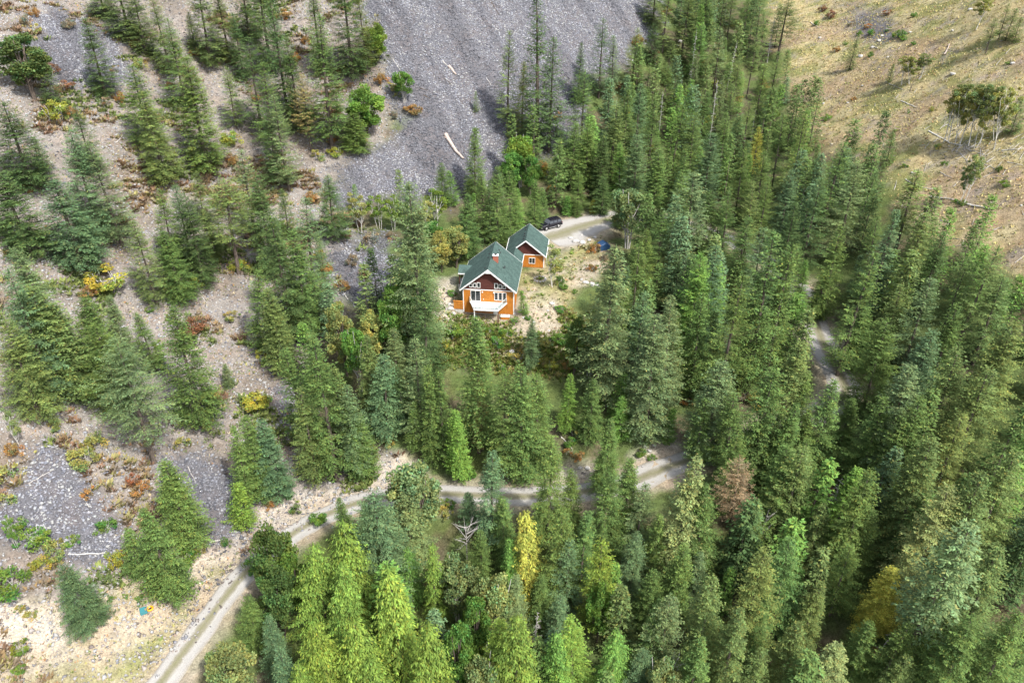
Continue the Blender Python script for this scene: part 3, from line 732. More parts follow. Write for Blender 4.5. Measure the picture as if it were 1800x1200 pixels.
# ------------------------------------------------------------------ every tree one can tell apart: top x, top y, base y, crown radius (photo pixels), colour, shape
TREES = '''
20,50,172,46,O broad;72,110,188,20,D;148,30,168,29,D;165,-50,32,26,O;198,-60,70,34,O;228,-30,95,24,O;268,-15,132,28,O;292,30,196,36,F;338,-50,118,30,O;378,-35,110,30,O;420,-45,75,26,D
228,112,262,34,F;252,158,322,40,O;322,98,300,44,F;395,115,226,24,F;130,186,304,30,D;5,180,335,44,D;2,300,450,46,D;432,64,238,30,D;118,222,420,46,B;95,318,470,54,B;162,248,432,46,G;448,-60,128,36,D;474,-10,205,24,D;505,62,232,28,D
545,-40,130,22,O;554,22,262,42,F;600,-55,140,38,D;632,-20,128,22,O;528,130,266,24,T pine;482,165,336,30,G;455,108,272,30,F;468,186,330,34,D;620,198,266,28,F;420,262,424,30,G;408,20,140,20,D
272,330,480,34,F;305,322,470,26,B;322,340,500,34,D;385,312,482,46,O pine;236,385,535,36,O;292,405,532,36,F;340,300,392,22,O;362,372,455,22,O
450,300,478,40,D;478,372,602,42,D;525,345,560,40,B;572,304,424,33,D;512,402,592,36,F;445,472,622,32,F;476,505,655,34,O;495,330,420,22,F
28,432,600,44,G;10,470,700,52,B;55,500,690,56,O;95,535,700,46,O;138,522,680,38,F;165,560,726,48,F;246,545,655,30,F;300,540,748,48,F;204,600,812,66,G pine;0,560,735,46,O;185,520,640,30,G
720,318,622,52,G;735,480,700,40,D;775,285,362,15,F;815,340,450,30,F;848,300,424,22,F;872,292,430,22,F;897,300,420,20,F;940,315,402,16,F;956,330,392,13,F;905,330,412,18,V;832,225,352,20,F;836,160,198,6,G;860,330,430,18,D;792,300,360,14,V
510,608,792,32,F;553,592,842,52,F;600,672,834,34,B;530,680,846,36,O;582,640,800,34,O;668,620,768,40,B;690,575,702,30,G;642,590,735,34,O;728,596,785,34,G;748,640,810,24,F;771,652,812,30,F;802,716,842,24,V;836,558,792,40,F;846,662,792,18,T;885,648,838,36,F;918,640,842,40,F;948,655,832,38,F;700,640,760,24,D;625,720,836,30,F
464,738,874,34,B;430,728,872,32,F;410,748,884,24,F;412,850,926,22,L;290,814,956,42,F;252,888,1048,46,F;112,990,1102,38,B;222,930,1010,24,F
715,806,960,52,K broad;662,858,1060,60,B;716,870,1000,44,G;602,870,975,24,F;640,880,960,24,F;470,912,1062,42,F broad;430,1050,1140,30,F;545,958,1130,52,L cedar;602,918,1120,56,L cedar;590,985,1170,50,L cedar;470,985,1120,40,F broad;505,960,1090,36,V broad;468,1080,1190,28,B;486,1140,1262,36,B;385,1134,1240,48,K broad;560,1080,1260,50,L cedar;622,1100,1290,50,L cedar;692,1008,1220,50,L cedar;742,1082,1280,46,L cedar;756,950,1095,22,L cedar;715,960,1060,26,V cedar
800,972,1092,42,G broad;868,1000,1132,42,K broad;880,1090,1230,36,L;935,896,1056,36,Y cedar;862,788,962,36,B;884,868,990,32,F;824,864,926,20,B;905,1080,1270,46,L cedar;968,768,955,38,F;992,890,1066,38,F;1002,950,1084,30,B;1042,664,776,27,F;1096,694,776,22,V;1072,735,864,32,F;1065,828,986,44,F;1108,805,950,34,F;1130,850,985,30,G;1028,900,1040,28,F
1160,548,770,46,G;1122,425,600,30,F;1180,714,778,13,V;1265,632,802,44,G;1212,800,1010,54,K;1250,850,1020,44,F;1302,748,902,36,F;1312,810,968,34,U pine;1200,960,1090,36,F;1180,1040,1190,40,G;1060,955,1108,38,L;1120,930,1042,32,B;1085,1100,1230,36,V cedar;1015,1085,1230,40,L;980,1045,1140,26,B;950,1010,1100,26,F;1130,1140,1240,34,B
1072,428,702,52,G;1114,318,436,38,K broad;1200,300,420,28,F;1225,300,500,30,G pine;1168,370,505,24,F pine;1138,405,520,22,F;1230,440,640,42,V;1262,430,610,32,B;1288,330,500,26,F;1315,375,530,26,F;1342,400,560,30,B;1130,510,680,32,B;1186,522,722,44,G;1242,512,700,38,F;1300,480,710,44,F;1338,492,690,36,F;1100,500,620,26,F
1366,405,690,38,F;1398,420,680,28,F;1424,455,570,14,V;1396,590,800,36,O;1462,662,840,40,F;1362,640,842,46,F;1388,780,940,46,F;1412,785,960,42,O;1350,955,1150,58,O;1402,945,1120,52,F;1256,1010,1180,42,O;1300,1060,1230,46,O;1532,830,1020,42,F;1500,815,950,26,V;1560,690,860,44,F;1606,640,850,46,G;1632,575,770,42,B;1690,610,820,48,O;1565,560,730,42,F;1700,720,900,50,O;1745,640,840,44,O;1780,560,760,44,O;1640,770,970,50,O;1676,850,1060,58,K;1735,830,1060,54,O;1765,960,1170,54,O;1720,1080,1260,58,F;1568,1000,1112,36,Y;1470,1130,1250,46,K;1400,1090,1240,46,O;1500,950,1080,32,F;1690,905,1180,50,G pine;1790,790,1000,50,O;1795,1080,1270,50,F;1620,700,900,40,F;1590,1090,1220,34,F;1530,1090,1200,30,F;1545,740,860,34,F;1450,880,1000,30,O;1440,1020,1150,36,O;1230,1120,1260,44,F
892,52,232,26,O;948,-20,270,36,D;970,60,268,30,D;918,105,236,16,M cedar;1020,74,182,18,D;1028,120,278,28,F;1060,30,172,22,D;1082,60,180,13,G pine;1118,46,166,22,O;1155,-40,48,22,O;1176,-30,92,20,O;1150,40,112,18,D;1210,-20,112,24,O;1245,-10,80,26,F;1235,40,162,24,F;1290,-20,75,18,O pine;1318,-15,90,16,O pine;1270,48,170,14,G pine;1345,-30,80,18,O pine;1180,70,150,18,O;1262,-40,40,18,O
1008,212,334,22,F;1036,216,336,24,F;1080,185,332,28,O;1060,240,350,22,D;1104,155,300,22,F;1126,146,290,20,B;1152,176,334,28,F;1122,238,370,24,B;1190,182,342,28,F;1214,138,240,15,V;1240,160,262,18,F;1292,148,292,22,O;1252,232,374,26,B;1312,258,388,26,F;1226,196,342,22,F;1282,196,330,22,F;1322,165,296,20,O;1336,222,310,14,Y;1160,260,392,26,F;1205,262,400,26,F;1175,110,200,16,F;1270,130,240,16,G;1095,250,356,20,V;1300,100,210,18,O pine;1345,110,250,18,F pine;1330,60,170,16,O pine;985,240,330,14,F;1018,300,370,18,F;1062,310,378,20,D;1225,90,190,14,G;1140,110,200,15,F
1385,-5,108,26,D pine;1366,88,262,22,F;1418,198,352,24,O;1478,248,402,28,F;1442,312,482,36,D;1512,278,452,38,G;1532,300,412,15,D;1576,368,560,26,B;1550,382,540,24,F;1615,296,452,26,O pine;1632,372,520,24,O pine;1660,408,562,22,D;1744,428,640,36,O pine;1702,448,622,28,O pine;1530,440,660,38,F;1455,465,562,18,F;1606,440,570,22,L;1640,485,650,32,G;1684,536,700,32,F;1480,395,560,30,F;1380,200,340,22,F;1350,262,400,24,F;1392,300,440,22,B;1400,350,500,24,D;1352,320,440,20,F;1528,540,650,26,F;1590,500,640,28,O;1770,480,640,34,O;1330,320,470,24,O
1725,262,362,17,K pole;1712,275,358,12,K pole;1572,232,292,13,F;1570,112,146,6,F;1600,92,150,16,M pole;1630,90,138,16,K pole;1612,98,148,12,M pole;1506,60,124,10,O;1735,-15,54,16,M pole;1752,30,95,13,O pine;1785,15,72,12,F;1796,30,75,10,F;1775,5,70,10,O pine;1702,135,250,20,K pole;1722,142,258,18,M pole;1742,134,256,20,K pole;1760,140,252,20,K pole;1782,148,246,20,M pole;1690,145,250,18,M pole;1712,150,254,16,M pole;1750,150,262,16,M pole;1790,140,262,18,M pole;1798,170,236,14,O
975,430,505,20,M birch;830,338,398,10,V;660,335,402,20,L birch;688,340,404,18,L birch;625,332,408,20,M birch;712,350,405,14,L birch;765,330,400,22,L birch;745,345,410,16,M birch;700,470,608,34,V broad;680,500,640,30,V broad;735,520,615,22,F;797,392,470,26,M broad;772,400,478,22,M broad;760,385,440,20,V broad;915,230,330,28,L broad;900,260,338,22,V broad;935,265,350,18,V broad;635,140,240,36,V broad;660,34,112,18,L broad;648,45,100,14,M broad;708,118,180,21,V broad;590,520,660,26,M broad;620,560,690,26,V broad;650,540,640,24,M broad;1040,560,665,32,F broad;1012,540,670,22,F broad;5,905,968,12,V birch;8,715,790,13,K birch
935,560,642,20,B;838,556,606,9,B;922,510,552,9,V young;998,345,378,11,V young;1015,352,380,10,F young;1045,350,374,8,Y young;1060,350,376,9,B young;1098,350,400,18,F;780,740,800,14,V;730,700,790,22,F;768,505,548,6,F
1405,428,545,24,F;1384,438,545,20,D;1250,332,448,24,F;1234,346,442,19,G;1268,352,452,20,F;1424,652,800,26,F;1160,1050,1180,34,F;830,1040,1160,30,V broad;900,1010,1130,28,G;1058,1012,1130,28,V broad;1150,1000,1100,26,F;990,1110,1240,32,V cedar;840,1150,1270,38,K broad;1172,1160,1270,38,K broad;1340,1140,1260,38,O;1590,1150,1260,38,O;1650,1040,1180,38,F;1230,970,1090,30,G;1340,1040,1160,34,F;655,1150,1300,42,L cedar;520,1160,1290,38,L cedar;800,1090,1230,32,V broad;560,410,480,12,O;1395,705,865,36,F;1300,688,838,36,F;1345,720,850,32,O;1420,770,900,30,F;1190,560,700,26,F;1000,655,760,22,V;330,20,90,14,O;60,240,300,14,G;395,640,680,12,G;1540,900,1010,24,O;1240,700,820,26,F;1430,720,850,30,F;1500,700,800,26,F;1330,880,1000,32,F;1160,900,1020,28,F;1010,830,940,24,F;900,950,1060,24,V cedar;845,930,1030,24,F
'''
SNAGS = '1262,140,255,8;1362,28,110,9;1345,905,975,14 fork;818,920,985,24 fork;1478,838,905,16;1225,50,170,6;940,1075,1150,14;1166,160,230,6;1402,205,242,3;1545,240,298,3;1470,260,330,4;1150,110,165,4;982,140,250,3;1290,70,160,5;1180,1165,1240,18 fork;1330,190,280,5;1085,170,235,4;1200,140,195,5'
codeshape = {'L': 'cedar', 'Y': 'cedar'}
n_con = 0; vi = 0
for row in TREES.replace('\n', ';').split(';'):
    row = row.strip()
    if not row: continue
    nums, *sh = row.split(' ')
    tx, ty, by, rp, code = nums.split(',')
    tx, ty, by, rp = float(tx), float(ty), float(by), float(rp)
    sh = sh[0] if sh else 'fir'
    x, y, zg, H, Rr = tree_px(tx, ty, by, rp, code)
    if sh == 'fir' and H < 8.5: sh = 'young'
    vi += 1
    if sh in ('fir', 'young', 'pine', 'cedar'): Rr *= (1.32 if (tx > 980 and ty < 480) else 1.24 if tx < 420 or ty < 480 or tx > 1480 else 1.2)
    name = {'fir': 'fir_tree', 'young': 'young_fir', 'pine': 'pine_tree', 'cedar': 'cedar_tree', 'broad': 'broadleaf_tree', 'birch': 'birch_tree', 'pole': 'birch_tree'}[sh]
    root = plant(name, sh, int(RNG.integers(0, 99)), (x, y, zg - .1), H, Rr, COLS[code][0], RNG.uniform(0, 6.283))
    PLANTS.append([root, name, code, H, tx, ty, (ty + by) / 2, by])
for row in SNAGS.split(';'):
    nums, *sh = row.split(' ')
    tx, ty, by, rp = map(float, nums.split(','))
    x, y, zg, H, Rr = tree_px(tx, ty, by, rp, 'S')
    sh = sh[0] if sh else 'snag'
    root = plant('dead_tree', sh, int(RNG.integers(0, 99)), (x, y, zg - .1), H, Rr, (.4, .4, .4), RNG.uniform(0, 6.283))
    PLANTS.append([root, 'dead_tree', 'S', H, tx, ty, (ty + by) / 2, by])
SHRUBS = '''
100,190,26,Y;92,118,15,A;115,148,17,A;185,175,14,U;190,478,40,Y;155,510,16,N;338,565,26,A;410,552,15,M;410,240,20,Y;405,280,14,N;395,345,16,N;340,495,17,Y;420,460,18,Y;215,385,16,N;460,625,18,Y
452,695,28,Y;375,690,14,N;360,740,18,M;325,770,20,M;250,850,22,N;235,835,14,A;150,800,26,M;170,770,22,M;160,860,18,N;20,820,28,M;15,870,24,M;30,780,20,N;70,715,13,A;95,745,14,M;60,935,30,V;30,915,20,V;100,960,24,M;15,1010,40,L;130,945,16,V;75,980,20,Y;190,920,20,V;205,975,20,Y;270,1020,20,Y;325,975,24,L;350,960,16,M;160,1050,16,L;400,945,13,F;522,886,16,F;508,870,7,F;585,838,10,F;657,832,10,F;610,815,16,L;645,815,9,N;650,790,24,M;690,770,14,M;755,790,14,L;820,825,18,V;40,1130,18,L;35,1170,12,L;55,1075,12,M;182,1083,7,F;245,1048,9,V;220,1045,7,V;195,1048,8,V;35,1065,10,M
640,480,12,A;620,455,14,U;600,500,16,N;575,470,14,N;560,445,14,M;590,540,20,M;560,570,16,N;545,500,14,M;655,415,20,U;690,412,12,U;610,410,10,A;545,345,14,N;560,270,16,M;590,265,14,Y;555,310,12,U;585,240,14,N;635,240,12,N;670,135,14,N;690,150,12,M;728,188,17,N;700,165,10,M;690,200,10,U;650,105,12,Y;600,120,12,N
795,512,9,V;808,530,6,L;778,538,6,F;800,580,18,L;835,585,14,M;765,620,14,L;780,600,12,Y;870,600,16,V;890,585,14,L;910,620,20,M;880,640,12,L;985,590,16,V;1000,570,12,V;985,540,10,V;1010,620,16,Y;1000,640,12,N;960,600,12,M;945,630,10,Y;970,640,12,Y;990,500,10,V;1010,510,6,V;930,555,8,V;985,490,10,F;860,580,10,L;1045,435,14,N;1060,450,10,U;725,630,12,N;710,610,14,M;745,590,12,Y
905,560,9,V;920,590,10,Y;1452,205,10,L;1398,214,4,V;1510,58,6,V;1532,55,9,V;1575,60,9,L;1585,60,9,V;1607,25,7,V;1588,65,8,L;1605,75,6,V;1436,40,7,V;1525,45,8,N;1495,40,8,U;1485,75,6,V;1530,95,7,V;1770,110,5,V;1765,320,10,L;1680,352,8,V;1590,290,7,L;1660,285,7,V;1650,255,9,M;1635,190,7,M;1596,195,5,V;1620,105,6,M;1575,225,8,M;1720,200,8,M;1560,50,8,F;1690,355,8,F;1755,295,8,F;1445,15,8,A;1460,25,10,A;1560,20,9,A;1470,85,8,N;1500,172,6,N;1755,55,7,F
1065,700,14,L;1110,745,16,V;1130,765,18,V;1010,755,18,M;1030,740,14,L;1000,790,14,N;1020,800,12,N;1125,790,12,L;1000,770,14,V;1145,800,9,V;1180,745,12,F;1330,700,18,M;1310,660,16,M;1300,690,14,U;1180,640,10,N;1205,700,12,N;690,740,10,N;690,660,12,N;715,690,10,A;480,880,14,N;450,860,12,N;1440,830,18,A;1450,860,20,U;1580,1050,16,Y;1600,1120,16,N;1540,1140,18,N;1500,980,16,U;850,1120,24,L;820,1060,20,V;780,1020,22,M;770,880,20,M;790,900,14,M;1180,1010,22,M;1110,1010,12,Y;1130,1150,20,Y;880,1150,20,Y;1260,1130,14,N;1300,1140,16,U;440,990,20,V;560,905,18,V;790,880,14,V
1120,70,14,N;1140,260,12,Y;1090,150,10,N;1180,170,12,Y;1210,160,12,Y;1265,145,16,L;1290,170,14,N;1250,210,12,Y;1100,200,10,Y;960,300,14,Y;970,330,12,N;950,290,14,N;985,310,12,U;1030,340,12,U;980,200,12,N;900,235,12,M;1340,150,12,N;1360,200,10,L;1375,235,8,Y;1080,330,10,Y;1150,90,12,U;1200,60,12,U;1300,40,14,M;1320,20,16,U;1260,80,12,U;1240,110,10,N;1170,20,10,N;250,110,14,M;345,90,12,N;240,75,12,N;125,195,12,N;55,300,18,L;50,330,12,N;120,40,14,U;50,35,14,U;65,50,12,M;300,150,10,N;60,20,12,N;205,120,12,U;210,170,12,N;420,330,12,U;500,25,14,N;495,60,12,U;520,100,12,N;540,70,10,N;450,170,10,N;20,440,12,N;280,600,12,V;265,540,10,V;1040,470,10,N
'''
SHN = {'Y': 'yellow', 'A': 'rust red', 'U': 'brown', 'N': 'orange', 'M': 'yellow-olive', 'L': 'lime green', 'V': 'bright green', 'F': 'green'}
for row in SHRUBS.replace('\n', ';').split(';'):
    if not row.strip(): continue
    a, b, r_, code = row.strip().split(',')
    a, b, r_ = float(a), float(b), float(r_)
    x, y, zg = cast(a, b + r_ * .75)
    _, _, d = project(x, y, zg)
    Rr = r_ * 1.12 * float(d) / FPX
    root = plant('shrub', 'shrub', int(RNG.integers(0, 99)), (x, y, zg - .12), Rr * RNG.uniform(.95, 1.35), Rr, COLS[code][0], RNG.uniform(0, 6.283))
    PLANTS.append([root, 'shrub', code, Rr * 2, a, b - r_, b, b + r_])
print('PLANTS', len(PLANTS), 'conifers', sum(p_[1] in ('fir_tree', 'young_fir', 'pine_tree', 'cedar_tree') for p_ in PLANTS), 'shrubs', sum(p_[1] == 'shrub' for p_ in PLANTS))

# smaller firs filling the gaps of the forest behind the ones listed above: past the three hundred, so one joined object
def joined_understorey(n_try, seed):
    rg = np.random.default_rng(seed); ex = np.array([(p_[0].location.x, p_[0].location.y) for p_ in PLANTS]); got = []
    x = rg.uniform(-45, 150, n_try); y = rg.uniform(50, 270, n_try); zz = ground(x, y); X, Y, d = project(x, y, zz)
    zo = zones(x, y, zz)
    ok = (X > -40) & (X < 1840) & (Y > -30) & (Y < 1290) & (zo['hill'] < .15) & (zo['grass'] < .1) & (zo['scree'] < .1) & (zo['straw'] < .1) & (zo['sand'] < .1) & off_road(x, y)
    for i in np.nonzero(ok)[0]:
        if np.hypot(x[i] - ROAD[:, 0], y[i] - ROAD[:, 1]).min() < 5.5: continue
        if 740 < X[i] < 1075 and 380 < Y[i] < 660: continue
        tX, tY, _ = project(x[i], y[i], zz[i] + 13)
        if 740 < tX < 1075 and 380 < tY < 650: continue
        if 1405 < tX < 1505 and 560 < tY < 690: continue
        q = np.array((x[i], y[i]))
        if (np.hypot(*(ex - q).T) < 2.3).any(): continue
        # keep the view to the road open: nothing just in front of it
        if np.hypot(x[i] - ROAD[:, 0], y[i] + 9 - ROAD[:, 1]).min() < 6: continue
        got.append((x[i], y[i], zz[i])); ex = np.vstack([ex, q])
        if len(got) >= 210: break
    Vs, Fs, Cs = [], [], []; Vt, Ft = [], []; off = 0
    fam = SH['filler']
    for x0, y0, z0 in got:
        me = fam[int(rg.integers(0, 2))]['crown']; n_ = len(me.vertices)
        co = np.empty(n_ * 3, np.float32); me.vertices.foreach_get('co', co); co = co.reshape(-1, 3)
        cc = np.empty(n_ * 4, np.float32); me.color_attributes['tint'].data.foreach_get('color', cc); cc = cc.reshape(-1, 4)[:, :3]
        s_ = rg.uniform(.6, 1.6); a_ = rg.uniform(0, 6.28); c_, i_ = math.cos(a_), math.sin(a_)
        w = np.stack([(co[:, 0] * c_ - co[:, 1] * i_) * s_ * .95, (co[:, 0] * i_ + co[:, 1] * c_) * s_ * .95, co[:, 2] * s_ * 1.15], 1) + np.array((x0, y0, z0 - .1))
        Vs.append(w); Fs.append(np.arange(n_).reshape(-1, 3) + off); off += n_
        base_ = np.array(COLS['DFFOBV'[int(rg.integers(0, 6))]][0]); Cs.append(cc * base_ * rg.uniform(.85, 1.15))
        tube(Vt, Ft, [(x0, y0, z0 - .5), (x0, y0, z0 + 8 * s_)], [.14 * s_, .03], 5)
    me = np_mesh('understorey_firs', np.concatenate(Vs), np.concatenate(Fs), np.concatenate(Cs))
    o = link_mesh('understorey_firs', me, None, GPL); tag(o, 'small firs crowded in the gaps between the tall forest trees', kind='stuff')
    link_mesh('trunks', py_mesh('trunks', Vt, Ft, BARK), o)['kind'] = 'stuff'
    print('UNDERSTOREY', len(got))
joined_understorey(9000, 9)
# ------------------------------------------------------------------ solid shapes
def flat(name, c, rough=.6, spec=.4, metal=0.0, var=.12, scale=2.0):
    g = NT(name, rough, spec); g.b.inputs['Metallic'].default_value = metal
    n_ = g.noise(g.obj(), scale, 4, .65)
    g.col(g.mix(1.0, c, g.ramp(n_, [(.3, 1 - var), (.7, 1 + var)]), 'MULTIPLY')); return g.m
WHITE = flat('white_trim', (.78, .78, .76), .5)
PALE = flat('pale_concrete', (.50, .49, .46), .9, .2)
g = NT('green_shingles', .92, .15)
tc = g.obj(); mp = g.n('ShaderNodeMapping'); g.l(tc, mp.inputs[0])
n1 = g.noise(mp.outputs[0], 5.0, 3, .8); n2 = g.noise(mp.outputs[0], 1.1, 4, .6)
c = g.ramp(n1, [(.25, (.034, .060, .054)), (.5, (.060, .100, .090)), (.75, (.105, .160, .145))])
c = g.mix(1.0, c, g.ramp(n2, [(.35, .82), (.65, 1.15)]), 'MULTIPLY'); g.col(c); g.bump(n1, .5, .03); SHINGLE = g.m
g = NT('orange_siding', .65, .3)
mp = g.n('ShaderNodeMapping'); mp.inputs['Scale'].default_value = (5, 5, .5); g.l(g.obj(), mp.inputs[0])
n1 = g.noise(mp.outputs[0], 1.5, 4, .6)
g.col(g.mix(1.0, g.ramp(n1, [(.3, (.38, .140, .022)), (.5, (.49, .185, .027)), (.72, (.57, .235, .045))]), g.ramp(g.noise(g.obj(), .8, 4, .7), [(.35, (.78, .78, .82)), (.65, (1.08, 1.06, 1.0))]), 'MULTIPLY')); ORANGE = g.m
g = NT('maroon_shingle', .9, .15)
n1 = g.noise(g.obj(), 7.0, 3, .8)
g.col(g.ramp(n1, [(.3, (.055, .020, .017)), (.55, (.095, .034, .028)), (.75, (.15, .06, .048))])); g.bump(n1, .4, .03); MAROON = g.m
g = NT('window_glass', .08, .6); g.b.inputs['Base Color'].default_value = (.025, .03, .032, 1); GLASS = g.m
g = NT('railing_glass', .05, .5); g.b.inputs['Transmission Weight'].default_value = .92; g.b.inputs['Base Color'].default_value = (.86, .95, .93, 1)
g.b.inputs['IOR'].default_value = 1.02; RGLASS = g.m
BRICK = flat('chimney_brick', (.36, .12, .08), .85, .2, 0, .35, 9)
DARK = flat('dark_vent', (.02, .022, .022), .6)
BROWNP = flat('brown_post', (.12, .05, .035), .7)
DECKM = flat('deck_boards', (.74, .75, .74), .7, .2, 0, .06, 4)
def box(V, F, x0, x1, y0, y1, z0, z1):
    b = len(V); V += [(x, y, z_) for z_ in (z0, z1) for x, y in ((x0, y0), (x1, y0), (x1, y1), (x0, y1))]
    F += [(b, b + 3, b + 2, b + 1), (b + 4, b + 5, b + 6, b + 7)] + [(b + i, b + (i + 1) % 4, b + 4 + (i + 1) % 4, b + 4 + i) for i in range(4)]
def prism(V, F, poly, axis, a0, a1):
    """extrude a polygon; axis 'y': poly (x,z); 'x': poly (y,z); 'z': poly (x,y)"""
    b = len(V); n_ = len(poly)
    for a in (a0, a1):
        for p_ in poly: V.append({'y': (p_[0], a, p_[1]), 'x': (a, p_[0], p_[1]), 'z': (p_[0], p_[1], a)}[axis])
    F.append(tuple(range(b, b + n_))); F.append(tuple(range(b + 2 * n_ - 1, b + n_ - 1, -1)))
    for i in range(n_): F.append((b + i, b + n_ + i, b + n_ + (i + 1) % n_, b + (i + 1) % n_))
def solid(name, parent, mat, build, bevel=0.0, smooth=False):
    V, F = [], []
    build(V, F)
    me = bpy.data.meshes.new(name); me.from_pydata(V, [], F)
    bm = bmesh.new(); bm.from_mesh(me); bmesh.ops.recalc_face_normals(bm, faces=bm.faces)
    if bevel: bmesh.ops.bevel(bm, geom=list(bm.edges), offset=bevel, segments=1, affect='EDGES', profile=.5)
    bm.to_mesh(me); bm.free(); me.materials.append(mat)
    if smooth:
        for p_ in me.polygons: p_.use_smooth = True
    return link_mesh(name, me, parent)
def B(name, parent, mat, *b, bevel=0.0): return solid(name, parent, mat, lambda V, F: box(V, F, *b), bevel)

def window(parent, x0, x1, z0, z1, y, panes=1, name='window', wall_dir='y', slope_top=0.0, sgn=-1):
    """frame set proud of a wall at local plane y (facing -y) or x"""
    def mk(V, F):
        t = .075
        def bx(a0, a1, c0, c1, d0=-.07, d1=.03):
            if wall_dir == 'y': box(V, F, a0, a1, y + d0, y + d1, c0, c1)
            else: box(V, F, y - d1, y - d0, a0, a1, c0, c1)
        bx(x0, x1, z0, z0 + t, -.09); bx(x0, x1, z1 - t, z1); bx(x0, x0 + t, z0 + t, z1 - t); bx(x1 - t, x1, z0 + t, z1 - t)
    f = solid('window', parent, WHITE, mk)
    w = (x1 - x0) / panes
    for i in range(panes):
        a0, a1 = x0 + w * i + (.075 if i == 0 else .03), x0 + w * (i + 1) - (.075 if i == panes - 1 else .03)
        if wall_dir == 'y': B('pane', f, GLASS, a0, a1, y - .03, y + .02, z0 + .075, z1 - .075)
        else: B('pane', f, GLASS, y - .02, y + .03, a0, a1, z0 + .075, z1 - .075)
        if i:
            xm = x0 + w * i
            if wall_dir == 'y': B('mullion', f, WHITE, xm - .03, xm + .03, y - .065, y + .02, z0 + .075, z1 - .075)
    return f
YAW = R(-6)
TAN = .835
# ------------------------------------------------------------------ main house
hx, hy = -4.12, 121.9
house = tag(empty('house', (hx, hy, 0), YAW), 'larger orange sided house with green gabled roof, brick chimney and white front deck', 'house')
ZE, HWAL, DEP = 5.42, 4.5, 10.3         # eave height at the wall, half width, depth
RZ = 9.24                                # ridge
B('foundation', house, PALE, -4.44, 4.44, .06, DEP - .06, -2.5, .30)
def wal(V, F):
    box(V, F, -4.5, 4.5, 0, .2, .25, 4.86); box(V, F, -4.5, -4.3, .2, DEP - .2, .25, 5.3); box(V, F, 4.3, 4.5, .2, DEP - .2, .25, 5.3)
    box(V, F, -4.5, 4.5, DEP - .2, DEP, .8, 5.3)
solid('wall', house, ORANGE, wal)
solid('gable', house, MAROON, lambda V, F: prism(V, F, [(-4.5, 5.0), (4.5, 5.0), (4.5, 5.30), (0, 5.30 + 4.5 * TAN), (-4.5, 5.30)], 'y', .02, .2))
solid('gable', house, MAROON, lambda V, F: prism(V, F, [(-4.5, 5.302), (4.5, 5.302), (0, 5.302 + 4.5 * TAN)], 'y', DEP - .2, DEP))
B('trim_band', house, WHITE, -4.53, 4.53, -.05, .2, 4.862, 4.998)
def battens(x0, x1, y, z0, z1, step, holes=()):
    def f(V, F):
        x = x0
        while x < x1:
            cuts = [(a, b, c, d) for a, b, c, d in holes if a - .03 < x < b + .03]
            zs = [z0]
            for a, b, c, d in sorted(cuts, key=lambda q: q[2]): zs += [max(z0, c), min(z1, d)]
            zs.append(z1)
            for i in range(0, len(zs), 2):
                if zs[i + 1] - zs[i] > .05: box(V, F, x - .025, x + .025, y - .025, y + .01, zs[i], zs[i + 1])
            x += step
    return f
holes = [(-3.2, -1.35, 2.6, 4.82), (1.0, 3.2, 2.95, 4.65), (.8, 1.6, .2, 2.2)]
bt = solid('battens', house, ORANGE, battens(-4.3, 4.2, 0, .27, 4.85, .4, holes)); bt['kind'] = 'stuff'
def batx(V, F):
    y = .5
    while y < DEP - .3:
        box(V, F, 4.49, 4.525, y - .025, y + .025, .8, 5.2); y += .4
bt = solid('battens', house, ORANGE, batx); bt['kind'] = 'stuff'
B('corner_board', house, WHITE, 4.36, 4.54, -.04, -.001, .3, 4.86); B('corner_board', house, WHITE, 4.501, 4.54, 0, .16, .85, 5.1)
B('corner_board', house, WHITE, -4.54, -4.38, -.04, -.001, .3, 4.86)
# roof: two slopes with thickness, ridge cap, rakes, fascia
OV, Y0, Y1 = 4.93, -.62, DEP + .35
def slope(V, F, s_, x_in, x_out, y0, y1, ridge, th=.16, tan=TAN):
    p_ = [(s_ * x_in, ridge - x_in * tan), (s_ * x_out, ridge - x_out * tan), (s_ * x_out, ridge - x_out * tan - th), (s_ * x_in, ridge - x_in * tan - th)]
    prism(V, F, p_, 'y', y0, y1)
roof = solid('roof', house, SHINGLE, lambda V, F: slope(V, F, -1, .0, OV, Y0, Y1, RZ))
roof2 = solid('roof', house, SHINGLE, lambda V, F: slope(V, F, 1, .001, OV, Y0, Y1, RZ))
def courses(y0, y1, xo, ridge, s_, tan=TAN, xi=.25):
    def f(V, F):
        x = xi
        while x < xo - .1:
            zt = ridge - x * tan
            prism(V, F, [(s_ * x, zt + .004), (s_ * (x + .40), zt - .40 * tan + .028), (s_ * (x + .40), zt - .40 * tan - .02), (s_ * x, zt - .02)], 'y', y0 + .01, y1 - .01); x += .40
    return f
for s_, rf in ((-1, roof), (1, roof2)):
    o = solid('shingle_courses', rf, SHINGLE, courses(Y0, Y1, OV - .15, RZ, s_)); o['kind'] = 'stuff'
solid('ridge_cap', roof, SHINGLE, lambda V, F: prism(V, F, [(-.18, RZ - .11), (0, RZ + .05), (.18, RZ - .11)], 'y', Y0 - .01, Y1 + .01))
for s_ in (-1, 1):
    for y_, e in ((Y0, -.09), (Y1, .05)):
        solid('rake_board', house, WHITE, lambda V, F: prism(V, F, [(s_ * .0 + s_ * .001, RZ + .03), (s_ * (OV + .03), RZ + .03 - (OV + .03) * TAN), (s_ * (OV + .03), RZ - .27 - (OV + .03) * TAN), (s_ * .001, RZ - .27)], 'y', min(y_ - .001, y_ - .001 + e) if e < 0 else y_ + .001, y_ - .001 if e < 0 else y_ + e))
    B('gutter', house, WHITE, *(sorted((s_ * (OV + .01), s_ * (OV + .13)))), Y0, Y1, RZ - OV * TAN - .2, RZ - OV * TAN - .06)
